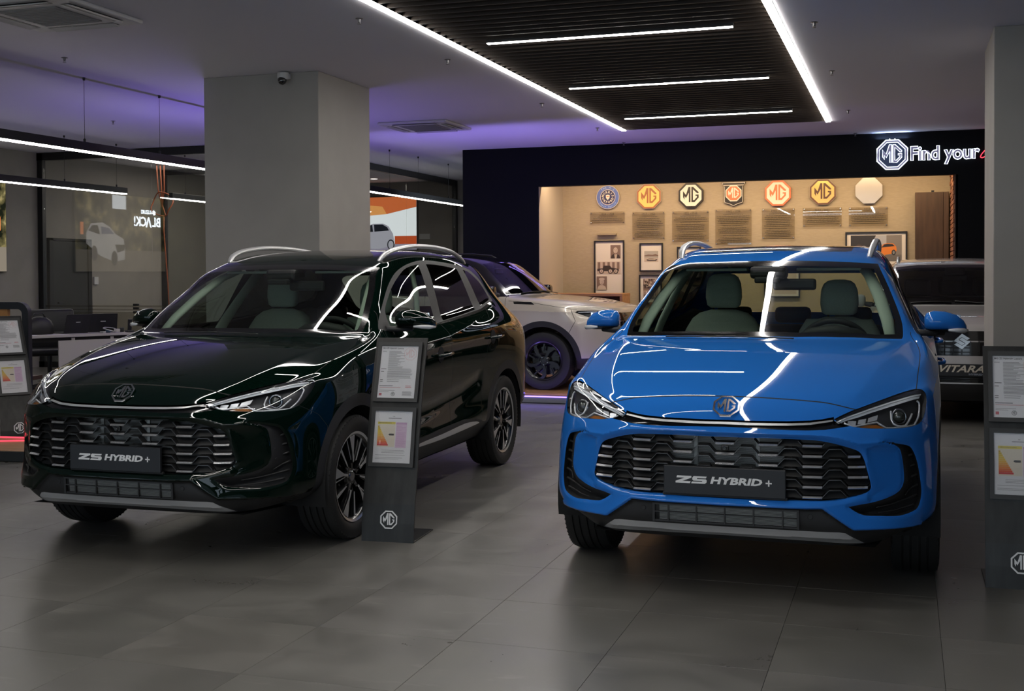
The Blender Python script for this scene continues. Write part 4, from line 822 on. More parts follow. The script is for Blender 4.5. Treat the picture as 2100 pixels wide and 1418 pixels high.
# ---------------------------------------------------------------- body cage of the two sport utility cars (car frame: x forward from the front axle, y left, z up)
def zs_cage():
    front = [  # rows r0..r5 at columns c0..c4 (centre -> corner)
        [(.79,0,.25),(.785,.27,.25),(.765,.48,.25),(.67,.64,.258),(.44,.755,.278)],
        [(.872,0,.335),(.868,.27,.335),(.845,.48,.332),(.745,.67,.335),(.515,.838,.345)],
        [(.895,0,.44),(.889,.26,.44),(.853,.47,.437),(.742,.67,.445),(.515,.852,.46)],
        [(.898,0,.60),(.890,.26,.60),(.853,.47,.60),(.742,.67,.605),(.51,.846,.615)],
        [(.884,0,.742),(.880,.25,.742),(.845,.455,.747),(.720,.665,.757),(.50,.822,.768)],
        [(.862,0,.795),(.852,.25,.798),(.795,.455,.806),(.605,.68,.845),(.365,.826,.893)],
    ]
    # side stations: r0..r4 as (y,z), x given per station (may differ per row)
    S = []
    def st(x, r, dx=(0,0,0,0,0)): S.append([(x+dx[i], r[i][0], r[i][1]) for i in range(5)])
    st(.24, [(.765,.285),(.885,.36),(.892,.47),(.893,.63),(.882,.79)], (0,0,0,0,-.01))
    st(.04, [(.78,.27),(.893,.37),(.895,.50),(.902,.66),(.895,.84)])
    st(-.15,[(.80,.26),(.895,.38),(.893,.52),(.902,.69),(.902,.88)])
    st(-.35,[(.80,.26),(.895,.38),(.888,.53),(.897,.71),(.903,.92)])
    st(-.62,[(.80,.26),(.895,.38),(.880,.53),(.893,.72),(.904,.955)])
    st(-.95,[(.80,.26),(.895,.38),(.878,.53),(.892,.72),(.905,.975)])
    st(-1.20,[(.80,.26),(.895,.38),(.878,.53),(.892,.73),(.906,.99)])
    st(-1.45,[(.80,.26),(.895,.38),(.879,.53),(.893,.74),(.907,1.005)])
    st(-1.90,[(.80,.26),(.895,.38),(.885,.53),(.899,.76),(.910,1.03)])
    st(-2.35,[(.80,.27),(.895,.39),(.898,.55),(.912,.79),(.915,1.05)])
    st(-2.70,[(.79,.28),(.893,.40),(.900,.56),(.913,.80),(.910,1.05)])
    st(-3.08,[(.77,.31),(.880,.42),(.893,.56),(.900,.77),(.893,.99)])
    corner = [(-3.26,.66,.33),(-3.36,.765,.43),(-3.38,.785,.56),(-3.375,.785,.76),(-3.345,.775,.96)]
    # top: t0(beltline) t1 t2(pillar line / bonnet crease) t3 t4(centre), from behind the leading edge to the rear corner
    T = [
        [(.235,.838,.922),(.505,.70,.876),(.690,.515,.872),(.748,.26,.889),(.766,0,.891)],
        [(.04,.842,.967),(.29,.752,.943),(.42,.588,.960),(.45,.30,.978),(.455,0,.982)],
        [(-.15,.848,1.012),(-.02,.79,1.004),(.04,.662,1.033),(.075,.34,1.052),(.09,0,1.055)],
        [(-.36,.842,1.055),(-.385,.80,1.072),(-.405,.742,1.086),(-.275,.42,1.096),(-.215,0,1.098)],
        [(-.62,.820,1.098),(-.605,.775,1.163),(-.60,.724,1.222),(-.485,.42,1.246),(-.445,0,1.250)],
        [(-.95,.815,1.112),(-.90,.737,1.275),(-.81,.662,1.358),(-.715,.42,1.382),(-.68,0,1.388)],
        [(-1.20,.812,1.118),(-1.15,.714,1.335),(-1.02,.606,1.480),(-.955,.40,1.504),(-.935,0,1.510)],
        [(-1.45,.808,1.126),(-1.45,.719,1.335),(-1.42,.600,1.546),(-1.40,.40,1.582),(-1.38,0,1.594)],
        [(-1.90,.799,1.152),(-1.90,.714,1.345),(-1.90,.597,1.556),(-1.90,.40,1.598),(-1.90,0,1.612)],
        [(-2.35,.787,1.186),(-2.35,.703,1.355),(-2.35,.588,1.540),(-2.35,.40,1.585),(-2.35,0,1.600)],
        [(-2.70,.776,1.205),(-2.70,.690,1.350),(-2.70,.576,1.492),(-2.70,.40,1.545),(-2.70,0,1.562)],
        [(-3.08,.795,1.130),(-3.04,.680,1.260),(-3.02,.560,1.415),(-3.02,.40,1.475),(-3.02,0,1.495)],
    ]
    rear_top = [(-3.31,.745,1.07),(-3.37,.56,1.085),(-3.39,.42,1.09),(-3.41,.22,1.095),(-3.42,0,1.10)]
    def rear(col):  # rear face column below rear_top[col]
        y = rear_top[col][1]; x = -3.45-.04*(1-(y/.7)**2)
        return [(x+.12,y*.92,.33),(x+.02,y,.43),(x,y,.56),(x+.005,y,.76),(x+.03,y,.96)]
    V = []; ix = {}
    def vid(p):
        k = tuple(round(c, 4) for c in p)
        if k not in ix: ix[k] = len(V); V.append(k)
        return ix[k]
    # perimeter columns, each r0..r5
    per = []
    for c in range(5): per.append([front[r][c] for r in range(6)])
    for i, s in enumerate(S): per.append(s+[T[i][0]])
    per.append(corner+[rear_top[0]])
    for c in range(1, 5): per.append(rear(c)+[rear_top[c]])
    topg = [[front[5][4-j] for j in range(5)]] + T + [rear_top]   # rows along x, columns t0..t4
    quads = []
    for a, b in zip(per[:-1], per[1:]):
        for r in range(5): quads.append((a[r], b[r], b[r+1], a[r+1]))
    for a, b in zip(topg[:-1], topg[1:]):
        for j in range(4): quads.append((a[j], b[j], b[j+1], a[j+1]))
    F = []
    for s in (1, -1):
        for q in quads:
            f = [vid((p[0], p[1]*s, p[2])) for p in q]
            if s == -1: f = f[::-1]
            F.append(f)
    cre = {}
    def cr(pts, v):
        for a, b in zip(pts[:-1], pts[1:]):
            for s in (1, -1):
                k = tuple(sorted((vid((a[0], a[1]*s, a[2])), vid((b[0], b[1]*s, b[2]))))); cre[k] = v
    cr([front[5][c] for c in range(5)], .35)           # bonnet leading edge
    cr([topg[i][2] for i in range(1, 5)], .65)         # bonnet crease
    cr([topg[i][2] for i in range(4, 8)], .75)         # windscreen pillar
    cr([t[0] for t in T[3:11]], .3)                    # beltline
    cr([topg[4][j] for j in range(1, 5)], .6)          # cowl
    return V, F, cre
# ---------------------------------------------------------------- shared car materials
def car_mats():
    g = {}
    g['black_gloss'] = mat('gloss_black', (.006,.006,.007), .12, coat=.6)
    g['black_matte'] = mat('black_plastic', (.018,.018,.019), .55)
    bump(g['black_matte'], 900, .12, .001)
    g['seam'] = mat('panel_seam', (.004,.004,.004), .8)
    g['silver'] = mat('satin_silver', (.60,.60,.61), .30, metal=.5)
    g['chrome'] = mat('chrome', (.82,.82,.83), .08, metal=1)
    g['dark_chrome'] = mat('dark_chrome', (.30,.30,.31), .14, metal=1)
    g['grille_gloss'] = mat('grille_gloss', (.12,.12,.125), .18, metal=.8)
    g['insert'] = mat('bright_insert', (.66,.66,.67), .24, metal=.75)
    g['cell'] = mat('grille_cell_black', (.007,.007,.0075), .5)
    g['rubber'] = mat('tyre_rubber', (.013,.013,.013), .62)
    g['rim_black'] = mat('rim_black', (.008,.008,.009), .22, coat=.4)
    g['rim_cut'] = mat('rim_machined', (.66,.66,.68), .28, metal=.75)
    g['glass'] = glass_mat('windscreen_glass', (.66,.74,.68), 1.5)
    g['glass_side'] = glass_mat('side_glass', (.62,.70,.65), 1.5)
    g['glass_dark'] = glass_mat('privacy_glass', (.05,.055,.055), 1.5)
    g['lens'] = glass_mat('lamp_lens', (.93,.95,.97), 1.45)
    g['lamp_black'] = mat('lamp_housing', (.055,.055,.058), .28, metal=.3)
    g['lamp_silver'] = mat('lamp_reflector', (.80,.81,.83), .25, metal=.55)
    g['drl'] = mat('daylight_blade', (.86,.88,.90), .35, coat=.3)
    g['projector'] = mat('projector_lens', (.03,.035,.03), .03, coat=1)
    g['amber'] = mat('amber_reflector', (.45,.15,.02), .25, coat=.5)
    g['seat'] = mat('pale_green_grey_fabric', (.36,.40,.355), .75)
    noise_tint(g['seat'], 300, .12); bump(g['seat'], 500, .2, .002)
    g['trim_pale'] = mat('pale_pillar_trim', (.50,.55,.48), .7)
    g['cabin'] = mat('cabin_dark', (.012,.012,.013), .6)
    g['red_lens'] = mat('tail_lamp_red', (.35,.01,.01), .12, coat=.8)
    g['clear'] = mat('clear_indicator', (.62,.62,.63), .15, coat=.8)
    g['plate'] = mat('show_plate', (.012,.013,.016), .45)
    g['white'] = mat('white_print', (.75,.75,.75), .5)
    return g

def wheel_meshes(G, R=.337, W=.215, RR=.242, style='blade'):
    """wheel in its own frame: axle along +y (outboard), centred; returns [(name, MB, mat, smooth angle)]"""
    out = []
    h = W/2
    prof = [(RR-.012, -h*.72),(RR+.006,-h*.86),(RR+.03,-h*.97),(R-.035,-h),(R-.010,-h*.93),(R-.002,-h*.80)]
    gro = []
    for c in (-.055,-.02,.02,.055): gro += [(R,c-.0045),(R-.009,c-.003),(R-.009,c+.003),(R,c+.0045)]
    prof += gro+[(R-.002,h*.80),(R-.010,h*.93),(R-.035,h),(RR+.03,h*.97),(RR+.006,h*.86),(RR-.012,h*.72)]
    t = MB(); t.lathe(prof, 72, 'y')
    for k in range(72):      # shoulder blocks
        a = 2*PI*k/72
        for s in (1, -1):
            M = Matrix.Rotation(-a, 4, 'Y')
            t.box((R-.018,min(s*h*.80,s*h*.945),-.004),(R-.0078,max(s*h*.80,s*h*.945),.004), M)
    out.append(('tyre', t, G['rubber'], 40))
    b = MB(); y = h*.80
    b.lathe([(RR-.012,-h*.8),(RR-.03,-h*.6),(RR-.03,h*.55),(RR-.016,h*.80),(RR+.002,h*.88),(RR-.002,h*.78)], 64, 'y')
    b.lathe([(.0,-.02),(.16,-.02),(.165,-.01),(.165,.0),(.0,.0)], 40, 'y')      # brake disc
    out.append(('rim_barrel', b, G['rim_black'], 40))
    L = MB(); L.lathe([(RR-.010,h*.845),(RR+.0025,h*.895),(RR+.003,h*.87)], 64, 'y'); out.append(('rim_lip', L, G['rim_cut'] if style == 'blade' else G['rim_black'], 40))
    bl = MB(); cut = MB()
    def blade(poly, y0, y1, face):
        # poly in the wheel plane as (radius, angle) pairs
        P = [(r*math.cos(a), r*math.sin(a)) for r, a in poly]
        M = Matrix(((1,0,0,0),(0,0,1,0),(0,1,0,0),(0,0,0,1)))
        bl.prism(P, y0, y1, M)
        if face:
            c = np.mean(P, 0); Q = [(p[0]+(c[0]-p[0])*.05, p[1]+(c[1]-p[1])*.05) for p in P]; cut.prism(Q, y1-.001, y1+.002, M)
    if style == 'blade':
        for k in range(5):
            a = 2*PI*k/5+.3
            blade([(.045,a-.30),(.10,a-.17),(RR-.012,a-.20),(RR-.012,a+.055),(.12,a-.02),(.05,a+.18)], h*.5, h*.70, False)
            blade([(.075,a-.17),(.14,a-.140),(RR-.012,a-.215),(RR-.012,a+.05),(.13,a-.035),(.08,a-.0)], h*.70, h*.80, True)
            b2 = a+.52
            blade([(.05,b2-.25),(RR-.012,b2-.07),(RR-.012,b2+.13),(.10,b2+.02)], h*.42, h*.62, False)
            blade([(.085,b2-.10),(RR-.012,b2-.005),(RR-.012,b2+.075),(.09,b2+.0)], h*.62, h*.72, True)
            b3 = a-.33
            blade([(.06,b3+.2),(RR-.012,b3-.02),(RR-.012,b3+.05),(.075,b3+.26)], h*.5, h*.66, False)
            blade([(.09,b3+.12),(RR-.012,b3+.0),(RR-.012,b3+.03),(.092,b3+.17)], h*.66, h*.71, True)
    else:
        for k in range(5):
            a = 2*PI*k/5
            blade([(.05,a-.25),(.11,a-.28),(.17,a-.16),(RR-.012,a+.04),(RR-.012,a+.34),(.19,a+.16),(.12,a+.02),(.05,a+.2)], h*.45, h*.72, False)
            blade([(.12,a+.45),(RR-.012,a+.62),(RR-.012,a+.70),(.11,a+.58)], h*.4, h*.6, False)
    bl.lathe([(.0,h*.62),(.05,h*.62),(.062,h*.5),(.062,h*.2)], 32, 'y')
    out.append(('spokes', bl, G['rim_black'], 30))
    if style == 'blade': out.append(('spoke_face', cut, G['rim_cut'], 30))
    c = MB(); c.lathe([(.0,h*.70),(.026,h*.70),(.030,h*.67),(.030,h*.55)], 28, 'y'); out.append(('hub_cap', c, G['dark_chrome'] if style == 'blade' else G['rim_black'], 30))
    n = MB()
    for k in range(5):
        a = 2*PI*k/5+.1; M = Matrix.Translation((.048*math.cos(a), 0, .048*math.sin(a)))
        n.lathe([(0,h*.66),(.007,h*.66),(.008,h*.62),(.008,h*.5)], 6, 'y', M)
    out.append(('wheel_nuts', n, G['chrome'], 30))
    return out

def add_wheels(root, G, xs, yc, z, steer=0.0, **kw):
    proto = None
    for i, (x, s) in enumerate(((xs[0], 1),(xs[0], -1),(xs[1], 1),(xs[1], -1))):
        if proto is None:
            w = empty('wheel', parent=root); proto = w
            for n, mb, m, a in wheel_meshes(G, **kw): tag(mb.build(n, m, w, auto=a), None, None, None, 'stuff' if n in ('spokes','spoke_face','wheel_nuts') else None)
        else: w = copy_tree(proto, root)
        w.location = (x, s*yc, z); w.rotation_euler = (0, PI/2*i, (0 if s == 1 else PI)+(steer if i < 2 else 0))

# ---------------------------------------------------------------- the two hybrid sport utility cars
HUB_R = (-2.61, .337)
def zs_shell():
    Vc, Fc, cre = zs_cage()
    co, nr, tr = subdiv_cage(Vc, Fc, cre, 4, 3, .75)
    keep = co[tr][:, :, 1].mean(1) > 0
    u, inv = np.unique(tr[keep].ravel(), return_inverse=True)
    return Shell(co[u], nr[u], inv.reshape(-1, 3))

def carve(S, dist, h, dh, sel, ax, eps=1e-4):
    """move the shell along its normals by h(d) and tilt the normals to match"""
    use = np.zeros(len(S.V), bool); use[S.F[sel(S)].ravel()] = True; i = np.nonzero(use)[0]
    V = S.V[i]; d = dist(V); m = np.abs(h(d)) > 1e-7
    i, V, d = i[m], V[m], d[m]
    if len(i) == 0: return
    g = np.zeros_like(V)
    for a in ax:
        W = V.copy(); W[:, a] += eps; X = V.copy(); X[:, a] -= eps; g[:, a] = (dist(W)-dist(X))/(2*eps)
    N = S.N[i]; g -= N*(g*N).sum(1)[:, None]
    S.V[i] = V+N*h(d)[:, None]; N2 = N-g*dh(d)[:, None]; S.N[i] = N2/np.linalg.norm(N2, axis=1)[:, None]

def interp(x, P): return np.interp(x, [p[0] for p in P], [p[1] for p in P])
# outlines read off both cars, front ones as (y,z), side ones as (x,z)
Z_GR = spline([(-.06,.724),(.114,.7245),(.231,.725),(.308,.7245),(.384,.721),(.44,.712),(.496,.697),(.555,.674),(.576,.641),(.591,.585),(.604,.533),(.603,.513),(.585,.497),(.533,.481),(.478,.469),(.422,.464),(.308,.462),(.193,.461),(.08,.46),(-.06,.46)], 5, True, (0,19))
Z_HL = spline([(.452,.806),(.50,.828),(.54,.8425),(.605,.862),(.677,.882),(.740,.897),(.785,.905),(.812,.902),(.828,.886),(.832,.853),(.826,.816),(.815,.785),(.798,.768),(.765,.761),(.719,.760),(.644,.7645),(.569,.770),(.52,.7795),(.478,.793)], 5, True, (0,))
Z_AC = spline([(.647,.712),(.708,.698),(.757,.682),(.776,.655),(.792,.605),(.803,.54),(.809,.482),(.804,.438),(.786,.405),(.720,.390),(.64,.397),(.585,.402),(.560,.410),(.535,.425),(.515,.440),(.552,.447),(.620,.457),(.69,.476),(.722,.498),(.736,.53),(.737,.565),(.731,.625),(.722,.667),(.706,.688),(.674,.704)], 4, True, (0,14))
Z_STR = [(-.06,.796),(.111,.796),(.267,.798),(.358,.802),(.407,.807),(.452,.815),(.455,.80),(.479,.796),(.52,.779),(.42,.766),(.345,.763),(.23,.763),(.113,.766),(-.06,.769)]
Z_LOW = [(-.06,.428),(.115,.430),(.270,.430),(.409,.433),(.533,.343),(.615,.342),(.735,.336),(.80,.333),(.90,.328),(.90,.1),(-.06,.1)]
Z_SK = [(-.06,.329),(.30,.330),(.477,.329),(.502,.325),(.540,.298),(.577,.268),(.494,.271),(.38,.278),(-.06,.283)]
Z_WS = spline([(-.06,1.096),(.10,1.095),(.272,1.0915),(.451,1.087),(.60,1.081),(.712,1.076),(.727,1.10),(.724,1.16),(.704,1.225),(.678,1.29),(.650,1.355),(.62,1.42),(.590,1.482),(.366,1.496),(.15,1.502),(-.06,1.503)], 4, True, (0,5,12,15))
Z_HOOD = spline([(-.06,.890),(.099,.888),(.219,.884),(.336,.877),(.43,.867),(.54,.841)], 5, False)
Z_HSIDE = spline([(.405,.787),(.223,.795),(.0,.805),(-.20,.808),(-.385,.790),(-.46,.765)], 5, False)          # (x,y)
Z_DLO = spline([(-.50,1.110),(-.60,1.183),(-.76,1.279),(-.947,1.383),(-1.105,1.447),(-1.274,1.490),(-1.433,1.515),(-1.594,1.530),(-1.80,1.531),(-2.082,1.518),(-2.395,1.495),(-2.60,1.460),(-2.685,1.395),(-2.715,1.32),(-2.725,1.242),(-2.669,1.215),(-2.288,1.164),(-1.852,1.131),(-1.482,1.109),(-1.1,1.098),(-.7,1.095)], 4, True, (0,14))
Z_W1 = spline([(-.66,1.122),(-.70,1.215),(-.876,1.319),(-1.023,1.388),(-1.221,1.459),(-1.351,1.487),(-1.511,1.503),(-1.465,1.35),(-1.41,1.18),(-1.385,1.117),(-1.1,1.112),(-.85,1.112)], 4, True, (0,6,9))
Z_W2 = spline([(-1.656,1.505),(-1.85,1.502),(-2.239,1.476),(-2.234,1.33),(-2.227,1.181),(-1.9,1.153),(-1.527,1.128),(-1.592,1.31)], 4, True, (0,2,4,6))
Z_W3 = spline([(-2.384,1.470),(-2.52,1.446),(-2.636,1.374),(-2.672,1.285),(-2.658,1.247),(-2.51,1.220),(-2.391,1.201),(-2.389,1.34)], 4, True, (0,6))
CHR_TOP = [(-2.73,1.240),(-2.699,1.234),(-2.333,1.181),(-1.895,1.147),(-1.515,1.123),(-1.372,1.113),(-.9,1.109),(-.5,1.111)]

def zs_parts(G):
    """cuts the smooth body into its visible panels; returns {name: (V,N,F)} for the left half plus helper data"""
    S = zs_shell()
    nx = lambda s: s.N[s.F].mean(1)
    fr = lambda s: (s.cen()[:, 0] > .30) & (s.cen()[:, 2] < .97)
    side = lambda s: (s.cen()[:, 1] > .58)
    low = lambda s: (s.cen()[:, 1] > .70) & (s.cen()[:, 2] < .98)
    top = lambda s: (s.cen()[:, 0] > -.60) & (nx(s)[:, 2] > .25) & (s.cen()[:, 2] > .75)
    gh = lambda s: (s.cen()[:, 0] < -.08) & (s.cen()[:, 0] > -1.3) & (s.cen()[:, 2] > 1.03) & (nx(s)[:, 0] > .05)
    sgr = poly_sdf(Z_GR, (1,2)); shl = poly_sdf(Z_HL, (1,2)); sac = poly_sdf(Z_AC, (1,2)); slow = poly_sdf(Z_LOW, (1,2)); sst = poly_sdf(Z_STR, (1,2))
    # --- relief, first with extra resolution along the lines
    for k in (.005,.012,.022): S.cut(lambda V, k=k: sgr(V)-k, fr(S))
    for k in (.004,.010,.018): S.cut(lambda V, k=k: sac(V)-k, fr(S))
    for k in (.004,.012,.022): S.cut(lambda V, k=k: slow(V)-k, fr(S)&(S.cen()[:,0]>.45))
    w = .022; roll = lambda w, A: (lambda d: np.where((d < w), -A*(1-np.clip(d, 0, w)/w)**2, 0), lambda d: np.where((d < w) & (d > 0), 2*A/w*(1-np.clip(d, 0, w)/w), 0))
    bar = line_dist([(0,.7445),(.25,.7445),(.40,.742),(.47,.733),(.56,.704),(.647,.712)], (1,2))
    S.cut(lambda V: bar(V)-.010, fr(S)); S.cut(lambda V: bar(V)-.002, fr(S))
    carve(S, bar, lambda d: .010*np.exp(-d/.014), lambda d: -.010/.014*np.exp(-d/.014), fr, (1,2))
    # hollow cheek between the grille and the air curtain, under the ridge
    ck = poly_sdf([(.585,.690),(.647,.700),(.735,.690),(.752,.60),(.745,.50),(.70,.462),(.60,.452),(.590,.49),(.612,.52),(.596,.60)], (1,2))
    for k in (-.004,-.014,-.028): S.cut(lambda V, k=k: ck(V)-k, fr(S))
    carve(S, ck, lambda d: np.where(d < 0, -.013*(1-np.exp(d/.022)), 0), lambda d: np.where(d < 0, .013/.022*np.exp(d/.022), 0), fr, (1,2))
    h, dh = roll(.022, .011); carve(S, sgr, h, dh, fr, (1,2))
    h, dh = roll(.018, .006); carve(S, sac, h, dh, fr, (1,2))
    carve(S, slow, lambda d: np.where(d > 0, .017*np.exp(-np.abs(d)/.026), .029*np.exp(-np.abs(d)/.004)-.012)-np.where((d > 0) & (d < .010), .010*(1-np.clip(d, 0, .01)/.010)**2, 0), lambda d: np.where(d > 0, -.017/.026*np.exp(-np.abs(d)/.026), .029/.004*np.exp(-np.abs(d)/.004))+np.where((d > 0) & (d < .010), 2*(1-np.clip(d, 0, .01)/.010), 0), lambda s: fr(s)&(s.cen()[:,0]>.50)&(s.cen()[:,1]<.80), (1,2))
    skr = line_dist([(0,.304),(.30,.305),(.48,.303),(.52,.30)], (1,2)); S.cut(lambda V: skr(V)-.003, fr(S)); carve(S, skr, lambda d: .010*np.exp(-d/.016), lambda d: -.010/.016*np.exp(-d/.016), lambda s: fr(s)&(s.cen()[:,2] < .335), (1,2))
    sh = line_dist([(.30,.872),(0,.915),(-.45,.965),(-.95,.998),(-1.437,1.028),(-1.9,1.085),(-2.275,1.150),(-2.6,1.19)], (0,2))
    for k in (.003,.012,.03): S.cut(lambda V, k=k: sh(V)-k, side(S)&(S.cen()[:,2]<1.2))
    carve(S, sh, lambda d: .006*np.exp(-d/.022), lambda d: -.006/.022*np.exp(-d/.022), lambda s: side(s)&(s.cen()[:,2]<1.2), (0,2))
    sc = line_dist([(-.70,.56),(-1.2,.585),(-1.7,.63),(-2.0,.69)], (0,2))
    carve(S, sc, lambda d: -.012*np.exp(-(d/.055)**2), lambda d: .012*2*d/.055**2*np.exp(-(d/.055)**2), lambda s: low(s), (0,2))
    # --- regions
    T = dict(paint=0, clad=2, low=3, skid=4, grille=5, lamp=6, strip=7, curtain=8, ws=9, frit=10, w1=11, w2=12, w3=13, frame=14, sun=15, seam=16, sill=17, strim=18, gone=19, rg=20, tail=21, hood=30, bumper=31, fender=32, door1=33, door2=34, roof=35)
    arch = lambda R, cx: (lambda V: np.hypot(V[:, 0]-cx, V[:, 2]-.337)-R)
    S.mark(slow, T['low'], fr)
    cz = lambda x: np.interp(x, [-3.6,-3.2,-3.05,-2.15,-2.09,-1.95,-1.70,-1.26,-.95,-.6,-.44,.30,.36,.62,1], [.46,.47,.44,.385,.389,.425,.448,.440,.425,.41,.40,.33,.328,.3335,.335])
    S.mark(lambda V: V[:, 2]-cz(V[:, 0]), T['clad'], lambda s: s.cen()[:, 0] < .52, (0,3))
    for cx in (0, -2.61):
        near = lambda s, cx=cx: (np.abs(s.cen()[:, 0]-cx) < .6) & (s.cen()[:, 1] > .6) & (s.cen()[:, 2] < .9)
        S.mark(arch(.455, cx), T['clad'], near); S.mark(arch(.388, cx), T['gone'], near)
    st = spline([(-.83,.372),(-.90,.393),(-1.30,.402),(-1.722,.418),(-1.95,.404),(-2.02,.386),(-1.909,.382),(-1.3,.366)], 3, True, (0,5)); S.mark(poly_sdf(st, (0,2)), T['strim'], low, (2,))
    S.mark(poly_sdf(Z_SK, (1,2)), T['skid'], fr, (3,2))
    S.mark(sst, T['strip'], fr, (0,)); S.mark(shl, T['lamp'], lambda s: fr(s)&(s.cen()[:,0]>.33), (0,7)); S.mark(sac, T['curtain'], lambda s: fr(s)&(s.cen()[:,0]>.5), (0,)); S.mark(sgr, T['grille'], fr, (0,))
    sws0 = poly_sdf(Z_WS, (1,2)); sws = lambda V: np.maximum(sws0(V), V[:, 0]+.008-np.interp(V[:, 1], [0,.2,.42,.60,.745,.9], [-.216,-.229,-.276,-.335,-.403,-.5])); S.mark(sws, T['frit'], gh)
    S.mark(lambda V: np.maximum(sws(V)+.030, np.maximum(V[:, 2]-1.486, 1.112-V[:, 2]+0*V[:, 1])), T['ws'], gh)
    sd = lambda s: side(s) & (s.cen()[:, 2] > 1.05) & (s.cen()[:, 0] < -.4)
    S.mark(poly_sdf(Z_DLO, (0,2)), T['frame'], sd, (0,))
    S.mark(lambda V: V[:, 2]-np.interp(V[:, 0], [p[0] for p in CHR_TOP], [p[1] for p in CHR_TOP]), T['sill'], sd, (14,))
    for z, t in ((Z_W1,'w1'),(Z_W2,'w2'),(Z_W3,'w3')): S.mark(poly_sdf(z, (0,2)), T[t], sd, (14,17))
    rsel = lambda s: (s.cen()[:, 0] < -2.7) & (s.cen()[:, 2] > 1.06)
    S.mark(poly_sdf(rrect(-.70,1.13,.62,1.43,.06), (1,2)), T['rg'], lambda s: rsel(s)&(nx(s)[:,0] < -.2), (0,))
    S.mark(poly_sdf([(-3.02,1.06),(-3.14,1.09),(-3.5,1.08),(-3.5,.98),(-3.12,1.0)], (0,2)), T['tail'], lambda s: side(s)&(s.cen()[:,0]<-2.9), (0,))
    S.mark(poly_sdf(rrect(-.7,-2.45,.44,-1.18,.05), (1,0)), T['sun'], lambda s: (s.cen()[:, 2] > 1.5) & (nx(s)[:,2] > .8), (0,))
    # --- painted panels and their gaps
    hp = np.array([(.80,0)]+[(p[0], p[1]) for p in Z_HSIDE])
    front_z = lambda V: V[:, 2]-np.interp(V[:, 1], Z_HOOD[:, 0], Z_HOOD[:, 1])
    hside = lambda V: V[:, 1]-np.interp(-V[:, 0], [-p[0] for p in Z_HSIDE], [p[1] for p in Z_HSIDE])
    gap = .0020
    def band(fun, sel, over): S.mark(lambda V: np.abs(fun(V))-gap, T['seam'], sel, over)
    fsel = lambda s: (s.cen()[:, 0] > .55) & (s.cen()[:, 1] < .56) & (s.cen()[:, 2] > .80)
    hsel = lambda s: (s.cen()[:, 0] > -.48) & (s.cen()[:, 0] < .50) & (s.cen()[:, 1] > .72) & (nx(s)[:, 2] > .1) & (s.cen()[:, 2] > .86)
    S.mark(front_z, T['bumper'], fsel, (0,)); S.cut(hside, hsel(S))
    c = S.cen(); pt = S.tag == 0
    bl = lambda V: V[:, 0]-np.interp(V[:, 2], [.30,.655,.72,.77,.80], [.34,.34,.40,.50,.56])
    S.cut(bl, (S.cen()[:, 1] > .6) & (S.cen()[:, 2] < .85) & (S.cen()[:, 0] > .2))
    d1 = lambda V: V[:, 0]-np.interp(V[:, 2], [.3,.44,.60,.90,1.11,1.2], [-.52,-.52,-.50,-.47,-.52,-.60])
    d2 = lambda V: V[:, 0]-np.interp(V[:, 2], [.3,.445,.60,.783,.923,1.032,1.10,1.13,1.53,1.6], [-1.45,-1.45,-1.478,-1.472,-1.424,-1.434,-1.435,-1.44,-1.53,-1.55])
    d3 = lambda V: V[:, 0]-np.interp(V[:, 2], [.3,.45,.60,.80,.95,1.10,1.18,1.22], [-2.06,-2.06,-2.065,-2.10,-2.15,-2.29,-2.42,-2.50])
    for d in (d1, d2, d3): S.cut(d, (S.cen()[:, 1] > .6) & (S.cen()[:, 2] < 1.25) & np.isin(S.tag, (0,)))
    c = S.cen(); pt = S.tag == 0; x, y, z = c.T
    n_ = nx(S)
    hood = pt & (front_z(c) > 0) & (hside(c) < 0) & (x > -.48) & (n_[:, 2] > .2) & (z < 1.12) & (z > .80)
    bump_ = pt & ~hood & (bl(c) > 0) & (x > .1) & (z < .93)
    fend = pt & ~hood & ~bump_ & (d1(c) > 0) & (y > .6) & (z < 1.16)
    do1 = pt & (d1(c) <= 0) & (d2(c) > 0) & (y > .7) & (z < 1.16); do2 = pt & (d2(c) <= 0) & (d3(c) > 0) & (y > .7) & (z < 1.20)
    S.tag[hood] = T['hood']; S.tag[bump_] = T['bumper']; S.tag[fend] = T['fender']; S.tag[do1] = T['door1']; S.tag[do2] = T['door2']
    # seams where two painted panels meet
    band(front_z, fsel, (30,31)); band(hside, hsel, (30,32,0,31)); band(bl, lambda s: (s.cen()[:, 1] > .6) & (s.cen()[:, 2] < .80) & (s.cen()[:, 0] > .2), (31,32))
    for d in (d1, d2, d3): band(d, lambda s: (s.cen()[:, 1] > .7) & (s.cen()[:, 2] < 1.22), (0,32,33,34,2))
    S.cut(poly_sdf(rrect(-2.60,1.005,-2.43,1.115,.035), (0,2)), side(S)&(S.cen()[:,2] < 1.2))
    band(poly_sdf(rrect(-2.60,1.005,-2.43,1.115,.035), (0,2)), lambda s: side(s)&(s.cen()[:,2] < 1.2), (0,))
    S.mark(lambda V: V[:, 2]-1.05, T['roof'], lambda s: (s.cen()[:, 0] < -.4), (0,))
    return S, T

